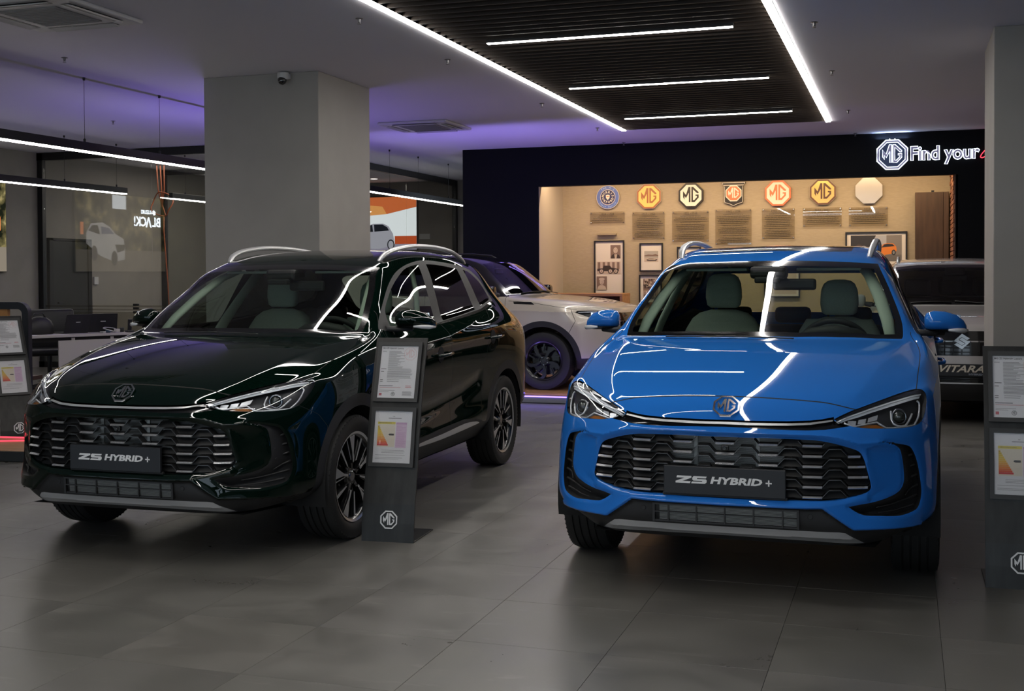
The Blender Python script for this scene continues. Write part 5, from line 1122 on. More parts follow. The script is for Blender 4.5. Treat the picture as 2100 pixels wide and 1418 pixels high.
def both(P):
    V, N, F = P; n = len(V); m = np.array([1,-1,1])
    return np.vstack([V, V*m]), np.vstack([N, N*m]), np.vstack([F, F[:, ::-1]+n])
def other(P):
    V, N, F = P; m = np.array([1,-1,1]); return V*m, N*m, F[:, ::-1]
def rim_wall(P, depth, dirv=(-1,0,0), skip=None, taper=0.0):
    """wall from the boundary of a panel inwards"""
    V, N, F = P; out_v = []; out_f = []
    for L in boundary_loops(F):
        if len(L) < 8: continue
        p = V[L]; c = p.mean(0); q = p+np.array(dirv)*depth
        if taper: q = q+(c-q)*np.array([0,taper,taper])
        b = len(out_v); n = len(L); out_v += p.tolist()+q.tolist()
        for i in range(n):
            j = (i+1) % n
            if skip is not None and skip(p[i]) and skip(p[j]): continue
            out_f.append((b+j, b+i, b+n+i, b+n+j))
    return np.array(out_v), out_f
class Surf:
    """ray queries on a left half shell"""
    def __init__(s, V, F):
        from mathutils.bvhtree import BVHTree
        s.t = BVHTree.FromPolygons([tuple(v) for v in V], [tuple(map(int, f)) for f in F])
    def q(s, o, d):
        h = s.t.ray_cast(Vector(o), Vector(d))
        return (h[0], h[1]) if h[0] is not None else (None, None)
    def front(s, y, z, dep=0.0):
        p, n = s.q((3, max(abs(y), .0015), z), (-1,0,0))
        if p is None: p, n = Vector((.5, abs(y), z)), Vector((.8,.6,0))
        if n.x < 0: n = -n
        p = p-n*dep; return (Vector((p.x, -p.y, p.z)), Vector((n.x, -n.y, n.z))) if y < 0 else (p, n)
    def side(s, x, z, dep=0.0):
        p, n = s.q((x, 3, z), (0,-1,0))
        if p is None: p, n = Vector((x, .85, z)), Vector((0,1,0))
        if n.y < 0: n = -n
        return p-n*dep, n
    def top(s, x, y, dep=0.0):
        p, n = s.q((x, max(abs(y), .0015), 3), (0,0,-1))
        if n.z < 0: n = -n
        p = p-n*dep; return (Vector((p.x, -p.y, p.z)), Vector((n.x, -n.y, n.z))) if y < 0 else (p, n)
def flip_y(v): return [(p[0], -p[1], p[2]) for p in v]
def mbflip(m):
    o = MB(); o.v = flip_y(m.v); o.f = [tuple(f[::-1]) for f in m.f]; return o
def pair(name, mb, m, parent, auto=35):
    a = mb.build(name, m, parent, auto=auto); b = mbflip(mb).build(name, m, parent, auto=auto); return a, b
def strip_mesh(A, B, th):
    """solid band between two 3d polylines with the given thickness vector"""
    n = len(A); th = Vector(th); v = [Vector(p) for p in A]+[Vector(p) for p in B]+[Vector(p)+th for p in A]+[Vector(p)+th for p in B]; f = []
    for i in range(n-1):
        f += [(i, n+i, n+i+1, i+1),(2*n+i, 2*n+i+1, 3*n+i+1, 3*n+i),(i, i+1, 2*n+i+1, 2*n+i),(n+i, 3*n+i, 3*n+i+1, n+i+1)]
    f += [(0, 2*n, 3*n, n),(n-1, 2*n-1, 4*n-1, 3*n-1)]
    m = MB(); m.add(v, f); return m
def zs_build(G, paint, root):
    S, T = zs_parts(G); full = zs_shell(); Q = Surf(S.V, S.F); P = lambda *k: S.part([T[a] for a in k])
    def panel(name, part, m, two=False):
        if two:
            V, N, F = part; a = mesh_obj(name, V, F, m, root, N=N); V, N, F = other(part); b = mesh_obj(name, V, F, m, root, N=N); return a, b
        V, N, F = both(part); return mesh_obj(name, V, F, m, root, N=N)
    body = panel('body_shell', P('paint','roof'), paint); panel('bonnet', P('hood'), paint); bumper = panel('front_bumper', P('bumper'), paint); panel('fender', P('fender'), paint, True)
    d1 = panel('door', P('door1'), paint, True); d2 = panel('door', P('door2'), paint, True)
    panel('lower_grille_panel', P('low'), G['black_matte']); panel('skid_plate', P('skid'), G['silver']); panel('wheel_arch_cladding', P('clad'), G['black_matte'], True); panel('sill_trim', P('strim'), G['silver'], True)
    panel('windscreen_border', P('frit'), G['black_gloss']); panel('windscreen', P('ws'), G['glass']); panel('window_frame', P('frame'), G['black_matte'], True); panel('window_trim', P('sill'), G['chrome'], True)
    panel('side_window', P('w1'), G['glass_side'], True); panel('side_window', P('w2'), G['glass_dark'], True); panel('quarter_window', P('w3'), G['glass_dark'], True)
    panel('sunroof', P('sun'), G['black_gloss']); panel('rear_window', P('rg'), G['glass_side']); panel('tail_lamp', P('tail'), G['red_lens'], True); panel('panel_seam', P('seam'), G['seam'])
    # --- nose strip : black recess and the bright bar
    V, N, F = P('strip'); V = V-N*.012; ns = panel('nose_strip', (V, N, F), G['black_gloss'])
    w = rim_wall(P('strip'), .012, skip=lambda p: abs(p[1]) < .003); wv = MB(); wv.add(w[0].tolist(), w[1]); wv.add(flip_y(w[0].tolist()), [f[::-1] for f in w[1]]); wv.build('strip_edge', G['black_gloss'], ns)
    ys = np.linspace(-.449, .449, 41); zc = lambda y: np.interp(abs(y), [0,.112,.268,.359,.411,.45], [.7835,.7825,.785,.789,.796,.8005]); hh = lambda y: .0034-.002*(abs(y)/.45)**4
    A = []; B = []
    for y in ys:
        p, n = Q.front(y, zc(y)); p = Vector((p.x+.004, y, zc(y))); A.append(p+Vector((-.002,0,hh(y)+.0015))); B.append(p+Vector((.002,0,-hh(y)-.001)))
    strip_mesh(A, B, (-.012,0,0)).build('bright_bar', G['silver'], ns, auto=40)
    # --- headlamps
    for s in (1, -1):
        Pl = P('lamp'); V, N, F = Pl if s == 1 else other(Pl)
        lens = mesh_obj('headlamp', V, F, G['lens'], root, N=N)
        back = V-N*.006-np.array([.05, s*.018, 0]); hs = mesh_obj('lamp_housing', back, F, G['lamp_black'], lens, N=N)
        m = MB()
        for L in boundary_loops(F):
            if len(L) < 8: continue
            p = V[L]-N[L]*.002; q = back[L]; n = len(L); m.add(np.vstack([p, q]).tolist(), [((i+1) % n, i, n+i, n+(i+1) % n) for i in range(n)])
        m.build('lamp_rim', G['lamp_black'], lens, smooth=True)
        pt = lambda y, z, d: tuple(Q.front(s*y, z, d)[0])
        border = MB()   # black margin under the bonnet edge
        U = [(.456,.802),(.50,.824),(.54,.8385),(.605,.858),(.677,.878),(.740,.893),(.785,.900),(.808,.897)]; Lw = [(.462,.799),(.503,.815),(.544,.8285),(.608,.848),(.679,.866),(.740,.880),(.785,.888),(.812,.888)]
        L2 = [(.474,.7945),(.508,.806),(.55,.816),(.612,.834),(.681,.852),(.740,.864),(.782,.872),(.806,.873)]
        A = [pt(y, z, .001) for y, z in U]; B = [pt(y, z, .001) for y, z in Lw]; C = [pt(y, z, .004) for y, z in Lw]; D = [pt(y, z, .010) for y, z in L2]
        b = strip_mesh(A, B, (-.008,0,0)); b.build('lamp_margin', G['black_gloss'], lens)
        b = strip_mesh(C, D, (-.012,-s*.004,0)); b.build('daylight_blade', G['drl'], lens, auto=40)
        mid = [pt((a[0]+c[0])/2, (a[1]+c[1])/2, .003) for a, c in zip(Lw, L2)]; t = MB(); t.tube(mid, .0022, 6); t.build('blade_rib', G['lamp_silver'], lens, smooth=True)
        # projector in its bezel
        c, n = Q.front(s*.734, .820, .034); n = Vector((.93, s*.34, .08)).normalized(); M = frame_mat(c, Vector((0,s,0)) if s == 1 else Vector((0,1,0)), n)
        pr = MB(); pr.lathe([(.0,.022),(.010,.0205),(.020,.015),(.027,.006),(.029,0),(.029,-.02)], 28, 'z', M); pr.build('projector', G['projector'], lens, smooth=True)
        bz = MB(); bz.lathe([(.028,.010),(.033,.012),(.036,.006),(.036,-.01)], 28, 'z', M); bz.build('projector_ring', G['dark_chrome'], lens, smooth=True)
        hexa = [(.690,.838),(.703,.787),(.755,.772),(.783,.816),(.768,.850)]
        t = MB(); t.tube([pt(y, z, .018) for y, z in spline(hexa[:4], 3, False)], .0045, 8); t.build('projector_bezel', G['lamp_silver'], lens, smooth=True)
        t = MB(); t.tube([pt(y, z, .014) for y, z in spline([(.497,.799),(.540,.783),(.632,.797),(.674,.769),(.735,.765),(.791,.767),(.808,.80),(.812,.85),(.800,.866)], 4, False, (1,2,3,5))], .0042, 8); t.build('reflector_trim', G['lamp_silver'], lens, smooth=True)
        for (y0, z0, y1, z1) in ((.515,.803,.548,.800),(.557,.806,.588,.807),(.597,.811,.636,.820)):
            t = strip_mesh([pt(y0, z0+.008, .02), pt(y1, z1+.010, .02)], [pt(y0, z0-.006, .026), pt(y1, z1-.008, .026)], (-.004,0,0)); t.build('reflector_cell', G['lamp_silver'], lens)
        t = strip_mesh([pt(.575,.790,.02), pt(.632,.789,.02), pt(.665,.775,.02)], [pt(.560,.777,.024), pt(.632,.770,.024), pt(.660,.768,.024)], (-.003,0,0)); t.build('amber_reflector', G['amber'], lens)
    # --- grille
    V, N, F = P('grille'); ba = V.copy(); ba[:, 0] -= np.where(np.abs(V[:, 1]) < .30, .085, .055)
    gr = panel('grille', (ba, N, F), G['cell'])
    w = rim_wall(P('grille'), .03, skip=lambda p: abs(p[1]) < .003); wv = MB(); wv.add(w[0].tolist(), w[1]); wv.add(flip_y(w[0].tolist()), [f[::-1] for f in w[1]]); wv.build('grille_surround', paint, bumper, smooth=True)
    w2 = rim_wall((V-np.array([.03,0,0]), N, F), .06, skip=lambda p: abs(p[1]) < .003); wv = MB(); wv.add(w2[0].tolist(), w2[1]); wv.add(flip_y(w2[0].tolist()), [f[::-1] for f in w2[1]]); wv.build('grille_duct', G['black_matte'], gr, smooth=True)
    sg = poly_sdf(Z_GR, (1,2)); ins = lambda y, z, d=0.0: sg(np.array([[0, abs(y), z]]))[0] < d
    rows = [.6955-.0438*k for k in range(6)]; per = .184; lo, dg, hi = .040, .028, .022   # half low flat, diagonal, half high flat
    gx = lambda y, z: Q.front(max(-.6, min(.6, y)), min(max(z, .47), .72))[0].x
    xs_ = {}
    def fx(y):  # smooth front line of the bars
        y = abs(y); return np.interp(y, [0,.15,.3,.4,.45,.5,.55,.6,.65], [.882,.879,.871,.858,.847,.832,.815,.796,.775])
    for r, z0 in enumerate(rows):
        pts = []
        for k in range(-4, 5):
            c = k*per; pts += [(c-lo-dg, z0+.031),(c-lo, z0),(c+lo, z0),(c+lo+dg, z0+.031)]
        dense = []
        for a, b in zip(pts[:-1], pts[1:]):
            for q in range(3): t = q/3; dense.append((a[0]+(b[0]-a[0])*t, a[1]+(b[1]-a[1])*t))
        run = []
        def flush(run):
            if len(run) < 3: return
            A = [(fx(y)-.004, y, z+.0016) for y, z in run]; B = [(fx(y)-.004, y, z-.0016) for y, z in run]
            strip_mesh(A, B, (-.038,0,.006)).build('grille_bar', G['grille_gloss'], gr, auto=30)
        for y, z in dense:
            if ins(y, z, -.001): run.append((y, z))
            else: flush(run); run = []
        flush(run)
        for k in range(-3, 4):
            y0, y1 = k*per-lo, k*per+lo; ysn = [y for y in np.linspace(y0, y1, 9) if ins(y, z0, -.003) and not (abs(y) < .27 and .468 < z0 < .598)]
            if len(ysn) < 3: continue
            A = [(fx(y)-.0065, y, z0+.0050) for y in ysn]; B = [(fx(y)+.003, y, z0-.0024) for y in ysn]
            strip_mesh(A, B, (-.005,0,-.004)).build('grille_insert', G['insert'], gr)
    # dark cell plates between the outer links and the radiator behind the middle
    pl = MB()
    for r, z0 in enumerate(rows):
        for k in range(-4, 4):
            c = (k+.5)*per
            if abs(c) < .25 and r < 3: continue
            q = [(c-.055,z0-.004),(c-.03,z0+.024),(c+.03,z0+.024),(c+.055,z0-.004)]
            if ins(c, z0+.01, -.01): pl.add([(fx(y)-.020-(.016 if i in (1,2) else 0), y, z) for i, (y, z) in enumerate(q)], [(0,1,2,3)])
        for k in range(-3, 4):
            c = k*per
            if abs(c) < .25 and r < 3: continue
            q = [(c-.06,z0+.029),(c+.06,z0+.029),(c+.038,z0+.008),(c-.038,z0+.008)]
            if ins(c, z0+.02, -.01): pl.add([(fx(y)-.020-(.016 if i in (0,1) else 0), y, z) for i, (y, z) in enumerate(q)], [(0,1,2,3)])
    pl.build('cell_plates', G['cell'], gr)
    rd = MB()
    for i in range(34): z = .585+i*.004; rd.box((.800,-.27,z),(.806,.27,z+.0016))
    for y in (-.27,.27,-.135,.135): rd.box((.802,y-.008,.58),(.812,y+.008,.72))
    tag(rd.build('radiator', mat('radiator_metal', (.22,.22,.21), .4, metal=.8), gr), kind='stuff')
    cm = MB(); cm.lathe([(0,.012),(.007,.012),(.009,.009),(.009,-.02)], 16, 'x', Matrix.Translation((fx(0)+.0, .002, .676))); cm.box((fx(0)-.02,-.015,.666),(fx(0)+.004,.019,.688), None, .004); cm.build('grille_camera', G['black_gloss'], gr)
    # --- show plate
    pm = MB(); pm.box((.886,-.262,.470),(.9045,.262,.5945), None, .004); plate = pm.build('show_plate', G['plate'], root)
    hm = MB(); hm.box((.876,-.268,.462),(.893,.268,.476), None, .003); hm.build('plate_holder', G['black_matte'], plate)
    M = frame_mat((.9050, -.083, .536), (0,1,0), (1,0,0))
    zz = MB()
    zz.prism([(-.125,.019),(-.035,.019),(-.035,.010),(-.092,-.0085),(-.040,-.0085),(-.044,-.019),(-.135,-.019),(-.135,-.010),(-.078,.0085),(-.129,.0085)], 0, .0012, M)
    zz.prism([(-.020,.019),(.062,.019),(.056,.0095),(.002,.0095),(.000,.0045),(.056,.0045),(.062,-.002),(.060,-.012),(.050,-.019),(-.036,-.019),(-.031,-.0095),(.032,-.0095),(.034,-.0045),(-.022,-.0045),(-.030,.002),(-.028,.012)], 0, .0012, M)
    zz.v = [tuple(M @ Vector(((M.inverted() @ Vector(p)).x*.69-.0325, (M.inverted() @ Vector(p)).y*.83, (M.inverted() @ Vector(p)).z))) for p in zz.v]; zz.build('plate_letters', G['white'], plate)
    M2 = frame_mat((.9052, .093, .5355), (0,1,0), (1,0,0)); text_obj('plate_text', 'HYBRID', .0405, G['white'], M2 @ Matrix.Translation((-.040,0,0)), plate, ext=.0005, bold=.0016, font_shear=.18, width=.222)
    pp = MB(); pp.box((.9048,.178,.5325),(.9058,.204,.5385)); pp.box((.9048,.188,.5225),(.9058,.194,.5485)); pp.build('plate_plus', G['white'], plate)
    # --- side air curtains
    V, N, F = P('curtain'); din = line_dist(Z_AC[4*14:], (1,2)); dep = .048*np.clip(din(V)/.05, 0, 1)**1.2; V2 = V-np.array([1.,.25,0])*dep[:, None]
    for s in (1, -1):
        Pv = (V2, N, F) if s == 1 else other((V2, N, F)); me = Pv
        # recompute normals for the hollow
        a = mesh_obj('air_intake', me[0], me[2], G['black_matte'], root, smooth=True)
        m = MB()
        for L in boundary_loops(F):
            if len(L) < 8: continue
            p = V[L]; q = V2[L]; n = len(L)
            if s == -1: p = p*[1,-1,1]; q = q*[1,-1,1]
            f = [((i+1) % n, i, n+i, n+(i+1) % n) for i in range(n)]
            m.add(np.vstack([p, q]).tolist(), f if s == 1 else [t[::-1] for t in f])
        m.build('intake_edge', G['black_matte'], a, smooth=True)
        for R in ([(.783,.640),(.742,.628)],[(.794,.595),(.750,.575)],[(.801,.550),(.752,.522)],[(.806,.505),(.748,.472)],[(.803,.462),(.72,.442),(.63,.432)],[(.790,.424),(.72,.412),(.64,.411)]):
            t = MB(); pts = spline(R, 5, False); k = np.linspace(0, 1, len(pts))
            t.tube([tuple(Q.front(s*y, z, .012+.018*(1-abs(2*u-.7)))[0]) for (y, z), u in zip(pts, k)], [.0065*(1-.7*u) for u in k], 6); t.build('intake_fin', G['black_matte'], a, smooth=True)
    # --- lower intake
    li = MB(); x0 = .862
    li.box((x0-.055,-.305,.346),(x0-.05,.305,.420)); lo_ = li.build('lower_intake', G['seam'], root)
    b = MB(); b.box((.868,-.315,.416),(.888,.315,.424)); b.box((.860,-.315,.341),(.878,.315,.349)); b.box((.862,-.316,.341),(.882,-.306,.424)); b.box((.862,.306,.341),(.882,.316,.424))
    b.build('intake_frame', G['black_matte'], lo_)
    fins = MB()
    for i in range(12): z = .352+i*.0056; fins.box((.8745+.0006*i,-.285,z),(.8775+.0006*i,.305,z+.0026))
    tag(fins.build('radiator_fins', mat('radiator_metal'), lo_), kind='stuff')
    for y in (-.245,-.122,.001,.124,.247):
        b = MB(); b.box((.872,y-.003,.346),(.8885,y+.003,.420)); b.build('intake_bar', G['black_matte'], lo_)
    b = MB(); b.box((.876,-.305,.383),(.886,.305,.388)); b.build('intake_bar', G['black_matte'], lo_)
    for s in (1,-1):
        p, n = Q.front(s*.36, .395, 0); b = MB(); b.lathe([(0,.003),(.010,.003),(.0115,.001),(.0115,-.003)], 20, 'z', frame_mat(p, (0,1,0), n)); b.build('parking_sensor', G['black_matte'], bumper, auto=30)
    # --- bonnet badge
    p, n = Q.front(0, .848); n.y = 0; M = frame_mat(p+n*.001, (0,1,0), n); badge('badge', .0575, M, G['chrome'], root, .007)
    # --- mirrors
    for s, nm in ((1,'m'),(-1,'m')):
        cap = MB()
        # rings along y from root to tip
        R = []
        for y, x, z, a, b in ((.835,-.700,1.165,.035,.028),(.845,-.695,1.170,.058,.045),(.88,-.70,1.171,.070,.056),(.94,-.715,1.168,.074,.055),(1.00,-.74,1.158,.068,.046),(1.035,-.765,1.144,.052,.030),(1.050,-.785,1.134,.026,.014)):
            R.append([(x+a*math.cos(t)*(1 if math.cos(t) > 0 else .55), y, z+b*math.sin(t)) for t in [2*PI*k/24 for k in range(24)]])
        def ringmesh(R, zlo, zhi):
            m = MB(); v = []
            for r in R: v += [(p[0], p[1], min(max(p[2], zlo), zhi)) for p in r]
            n = 24; f = [(i*n+k, (i+1)*n+k, (i+1)*n+(k+1) % n, i*n+(k+1) % n) for i in range(len(R)-1) for k in range(n)]
            f.append(tuple(range(n))); f.append(tuple((len(R)-1)*n+k for k in range(n))[::-1])
            m.add(v, f); return m
        mir = ringmesh(R, 1.127, 2); lowr = ringmesh([[(p[0]*1+.004*0, p[1], p[2]-.004) for p in r] for r in R], 1.078, 1.128)
        pods = MB(); pods.tube([(-.60,.80,1.115),(-.66,.86,1.108),(-.70,.93,1.108)], [.03,.028,.020], 10, flat=.6)
        ind = MB(); ind.tube([(-.655,.955,1.126),(-.672,1.0,1.124),(-.708,1.036,1.121),(-.757,1.053,1.120)], [.006,.012,.013,.008], 8, flat=1.0)
        gl = MB(); gl.box((-.752,.855,1.115),(-.748,1.02,1.205), None, .001)
        if s == -1: mir, lowr, pods, ind, gl = map(mbflip, (mir, lowr, pods, ind, gl))
        mo = mir.build('door_mirror', paint, root, auto=60); lowr.build('mirror_base', G['black_matte'], mo, auto=60); pods.build('mirror_arm', G['black_matte'], mo, smooth=True); ind.build('mirror_indicator', G['clear'], mo, smooth=True); gl.build('mirror_glass', G['chrome'], mo)
    # --- roof rails
    rp = [(-1.085,.540),(-1.16,.553),(-1.30,.562),(-1.6,.566),(-2.0,.566),(-2.35,.562),(-2.58,.552),(-2.68,.546)]; rh = [-.004,.030,.046,.054,.054,.046,.020,-.004]
    pts = []
    for (x, y), h in zip(rp, rh): p, n = Q.top(x, y); pts.append((p.x, y, p.z+h))
    pts = spline(pts, 4, False); rl = MB(); rl.tube(pts, [.012+.008*math.sin(PI*min(1, 6*min(i, len(pts)-1-i)/len(pts))/2) for i in range(len(pts))], 10, flat=.8); pair('roof_rail', rl, G['silver'], root)
    # --- door handles
    for (d, x, z) in ((d1,-1.262,.918),(d2,-2.28,.983)):
        for s in (0, 1):
            p, n = Q.side(x, z); h = MB(); h.tube([(x+.115, p.y+.006, z-.004),(x+.085, p.y+.034, z-.002),(x, p.y+.040, z),(x-.085, p.y+.034, z+.004),(x-.115, p.y+.008, z+.006)], [.012,.014,.014,.014,.012], 10, flat=.75)
            (h if s == 0 else mbflip(h)).build('door_handle', paint, d[s], smooth=True)
            c = MB(); c.lathe([(0,.0015),(.05,.0015),(.052,0)], 24, 'y', Matrix.Translation((x+.03, p.y, z))); (c if s == 0 else mbflip(c)).build('handle_cup', G['seam'], d[s])
    # --- wipers
    for a in ([(-.205,-.10),(-.19,-.22),(-.235,-.47)],[(-.155,.20),(-.165,.08),(-.20,-.20)]):
        t = MB(); t.tube([(x, y, Q.top(x, y)[0].z+.012) for x, y in spline(a, 5, False)], .008, 6, flat=.5); t.build('wiper', G['black_matte'], root, smooth=True)
    # --- wheel arch liners, floor pan
    for cx in (0, -2.61):
        l = MB(); v = []; n = 28
        for k in range(n+1):
            t = -.25+(PI+.5)*k/n
            for y in (.893,.60): v.append((cx+.395*math.cos(t), y, .337+.395*math.sin(t)))
        l.add(v, [(2*k, 2*k+1, 2*k+3, 2*k+2) for k in range(n)]); pair('arch_liner', l, G['seam'], root)
    u = MB(); u.add([(.74,-.62,.255),(.74,.62,.255),(.42,.66,.24),(-.42,.79,.25),(-2.2,.79,.25),(-3.25,.62,.32),(-3.25,-.62,.32),(-2.2,-.79,.25),(-.42,-.79,.25),(.42,-.66,.24)], [tuple(range(10))])
    u.box((-3.1,-.5,.235),(-.6,.5,.27)); u.build('floor_pan', G['seam'], root)
    # --- cabin
    dsh = MB(); prof = [(-.20,1.075),(-.36,1.085),(-.55,1.078),(-.70,1.055),(-.78,1.01),(-.80,.93),(-.72,.80),(-.72,.5)]; v = []
    for x, z in prof:
        for y in (-.74,-.4,0,.4,.74): v.append((x-.05*(y/.74)**2*1.2, y, z-.012*(y/.74)**2))
    dsh.add(v, [(i*5+j, i*5+j+1, (i+1)*5+j+1, (i+1)*5+j) for i in range(len(prof)-1) for j in range(4)])
    dash = dsh.build('dashboard', G['cabin'], root, smooth=True)
    b = MB(); b.tube([(-.66,.15,1.06),(-.66,.25,1.105),(-.66,.37,1.115),(-.66,.49,1.10),(-.66,.58,1.06)], [.03,.05,.06,.05,.03], 10, flat=.6); b.build('instrument_hood', G['cabin'], dash, smooth=True)
    b = MB(); b.box((-.80,-.19,1.0),(-.765,.11,1.10), None, .008); b.build('centre_screen', G['black_gloss'], dash)
    stw = empty('steering_wheel', (-.86,.362,1.005), parent=root); stw.rotation_euler = (0, math.radians(-62), 0)
    b = MB(); b.tube([(.183*math.cos(2*PI*k/40), .188*math.sin(2*PI*k/40), 0) for k in range(40)], .0165, 10, closed=True); b.build('wheel_rim', G['cabin'], stw, smooth=True)
    b = MB(); b.lathe([(0,-.005),(.055,-.008),(.075,-.02),(.07,-.05)], 20, 'z'); b.box((-.02,-.18,-.02),(.03,.18,-.005)); b.box((-.18,-.03,-.03),(.0,.03,-.012)); b.build('wheel_hub', G['cabin'], stw, auto=40)
    def seat_shape(y, x, zt):
        st_ = empty('seat', (x, y, 0), parent=root)
        # upholstered back : grid of rounded sections
        v = []; nseg = 16; prof = [(.62,.25,.095,.16),(.72,.265,.10,.13),(.85,.27,.10,.09),(.98,.262,.098,.05),(1.08,.235,.085,.02),(1.15,.195,.068,.004),(zt-.02,.15,.045,-.004),(zt,.08,.02,-.006)]
        for z, hw, hd, dx in prof:
            for k in range(nseg):
                a = 2*PI*k/nseg; c, s_ = math.cos(a), math.sin(a)
                v.append((dx+hd*math.copysign(abs(c)**.7, c), hw*math.copysign(abs(s_)**.6, s_), z))
        f = [(i*nseg+k, i*nseg+(k+1) % nseg, (i+1)*nseg+(k+1) % nseg, (i+1)*nseg+k) for i in range(len(prof)-1) for k in range(nseg)]; f.append(tuple((len(prof)-1)*nseg+k for k in range(nseg)))
        m = MB(); m.add(v, f); m.build('seat_back', G['seat'], st_, smooth=True)
        c = MB(); c.box((-.10,-.26,.45),(.52,.26,.62), None, .05); c.build('seat_cushion', G['seat'], st_, smooth=True)
        return st_
    def head(st_, z, w=.113, hgt=.108):
        v = []; nseg = 16; prof = [(-1,.72),(-.85,.92),(-.4,1.0),(0,.99),(.4,.95),(.75,.82),(.93,.60),(1.0,.25)]
        for t, k_ in prof:
            for k in range(nseg):
                a = 2*PI*k/nseg; c, s_ = math.cos(a), math.sin(a); v.append((-.01+.05*k_*math.copysign(abs(c)**.7, c), w*k_*math.copysign(abs(s_)**.6, s_), z+hgt*t))
        f = [(i*nseg+k, i*nseg+(k+1) % nseg, (i+1)*nseg+(k+1) % nseg, (i+1)*nseg+k) for i in range(len(prof)-1) for k in range(nseg)]; f.append(tuple((len(prof)-1)*nseg+k for k in range(nseg))); f.append(tuple(range(nseg))[::-1])
        m = MB(); m.add(v, f); h = m.build('headrest', G['seat'], st_, smooth=True)
        for y in (-.065,.065): p = MB(); p.tube([(-.01,y,z-hgt-.03),(-.01,y,z-hgt+.02)], .006, 8); p.lathe([(0,.002),(.014,.002),(.016,-.004)], 14, 'z', Matrix.Translation((-.01,y,z-hgt-.018))); p.build('headrest_post', G['cabin'], h)
    for y, zt, zh in ((-.345,1.205,1.325),(.355,1.165,1.283)): head(seat_shape(y, -1.45, zt), zh)
    for y in (-.40,0,.40):
        st_ = empty('seat', (-2.33, y, 0), parent=root); m = MB(); m.box((-.06,-.2,.45),(.06,.2,1.08), None, .04); m.build('seat_back', G['cabin'], st_, smooth=True); m = MB(); m.box((-.05,-.12,1.09),(.04,.12,1.20), None, .03); m.build('headrest', G['cabin'], st_, smooth=True)
    # inner pillar and roof lining
    for s in (1,-1):
        t = MB(); t.tube([(-.50,s*.665,1.085),(-.62,s*.648,1.175),(-.80,s*.605,1.295),(-1.0,s*.545,1.415),(-1.14,s*.50,1.462)], [.026,.034,.037,.034,.03], 12, flat=.6); t.build('pillar_trim', G['trim_pale'], root, smooth=True)
        t = MB(); t.tube([(-1.22,s*.74,1.0),(-1.31,s*.715,1.12),(-1.46,s*.645,1.32),(-1.55,s*.575,1.46)], [.055,.048,.042,.05], 10, flat=.35, up=(0,1,0)); t.build('pillar_trim', G['trim_pale'], root, smooth=True)
        t = MB(); t.add([(-.42,s*.765,1.085),(-1.2,s*.765,1.09),(-2.2,s*.755,1.14),(-2.2,s*.78,.5),(-.42,s*.78,.5)], [(0,1,2,3,4)]); t.build('door_lining', G['cabin'], root)
        t = MB(); t.add([(-2.2,s*.755,1.14),(-2.62,s*.74,1.18),(-3.0,s*.66,1.13),(-3.0,s*.66,.6),(-2.2,s*.78,.6)], [(0,1,2,3,4)]); t.build('door_lining', G['cabin'], root)
    v = []; ys_ = np.linspace(-.53,.53,9); xs2 = [-1.02,-1.12,-1.3,-1.6,-2.0,-2.4,-2.75,-2.95]
    for x in xs2:
        for y in ys_: p, n = Q.top(x, y); v.append((x, y*.97, p.z-.028-(.012 if x == -1.02 else 0)))
    hl = MB(); hl.add(v, [(i*9+j, i*9+j+1, (i+1)*9+j+1, (i+1)*9+j) for i in range(len(xs2)-1) for j in range(8)]); hl.build('roof_lining', G['trim_pale'], root, smooth=True)
    for y0, y1 in ((-.50,-.14),(.14,.50)):
        b = MB(); b.box((-1.10,y0,1.445),(-.985,y1,1.462), Matrix.Translation((0,0,0)), .006); b.build('sun_visor', G['trim_pale'], root)
    b = MB(); b.box((-.95,-.10,1.40),(-.78,.10,1.47), None, .02); b.box((-.80,-.07,1.375),(-.745,.07,1.41), None, .01); b.build('sensor_pod', G['cabin'], root)
    b = MB(); b.box((-.90,.02,1.335),(-.865,.26,1.40), None, .015); b.tube([(-.89,.10,1.39),(-.88,.05,1.44)], .01, 6); b.build('rear_view_mirror', G['cabin'], root)
    fl = MB(); fl.box((-3.0,-.78,.40),(.0,.78,.42)); fl.box((-3.05,-.66,1.0),(-2.5,.66,1.02)); fl.build('cabin_floor', G['cabin'], root)
    add_wheels(root, G, (0,-2.61), .785, .337)
    return root
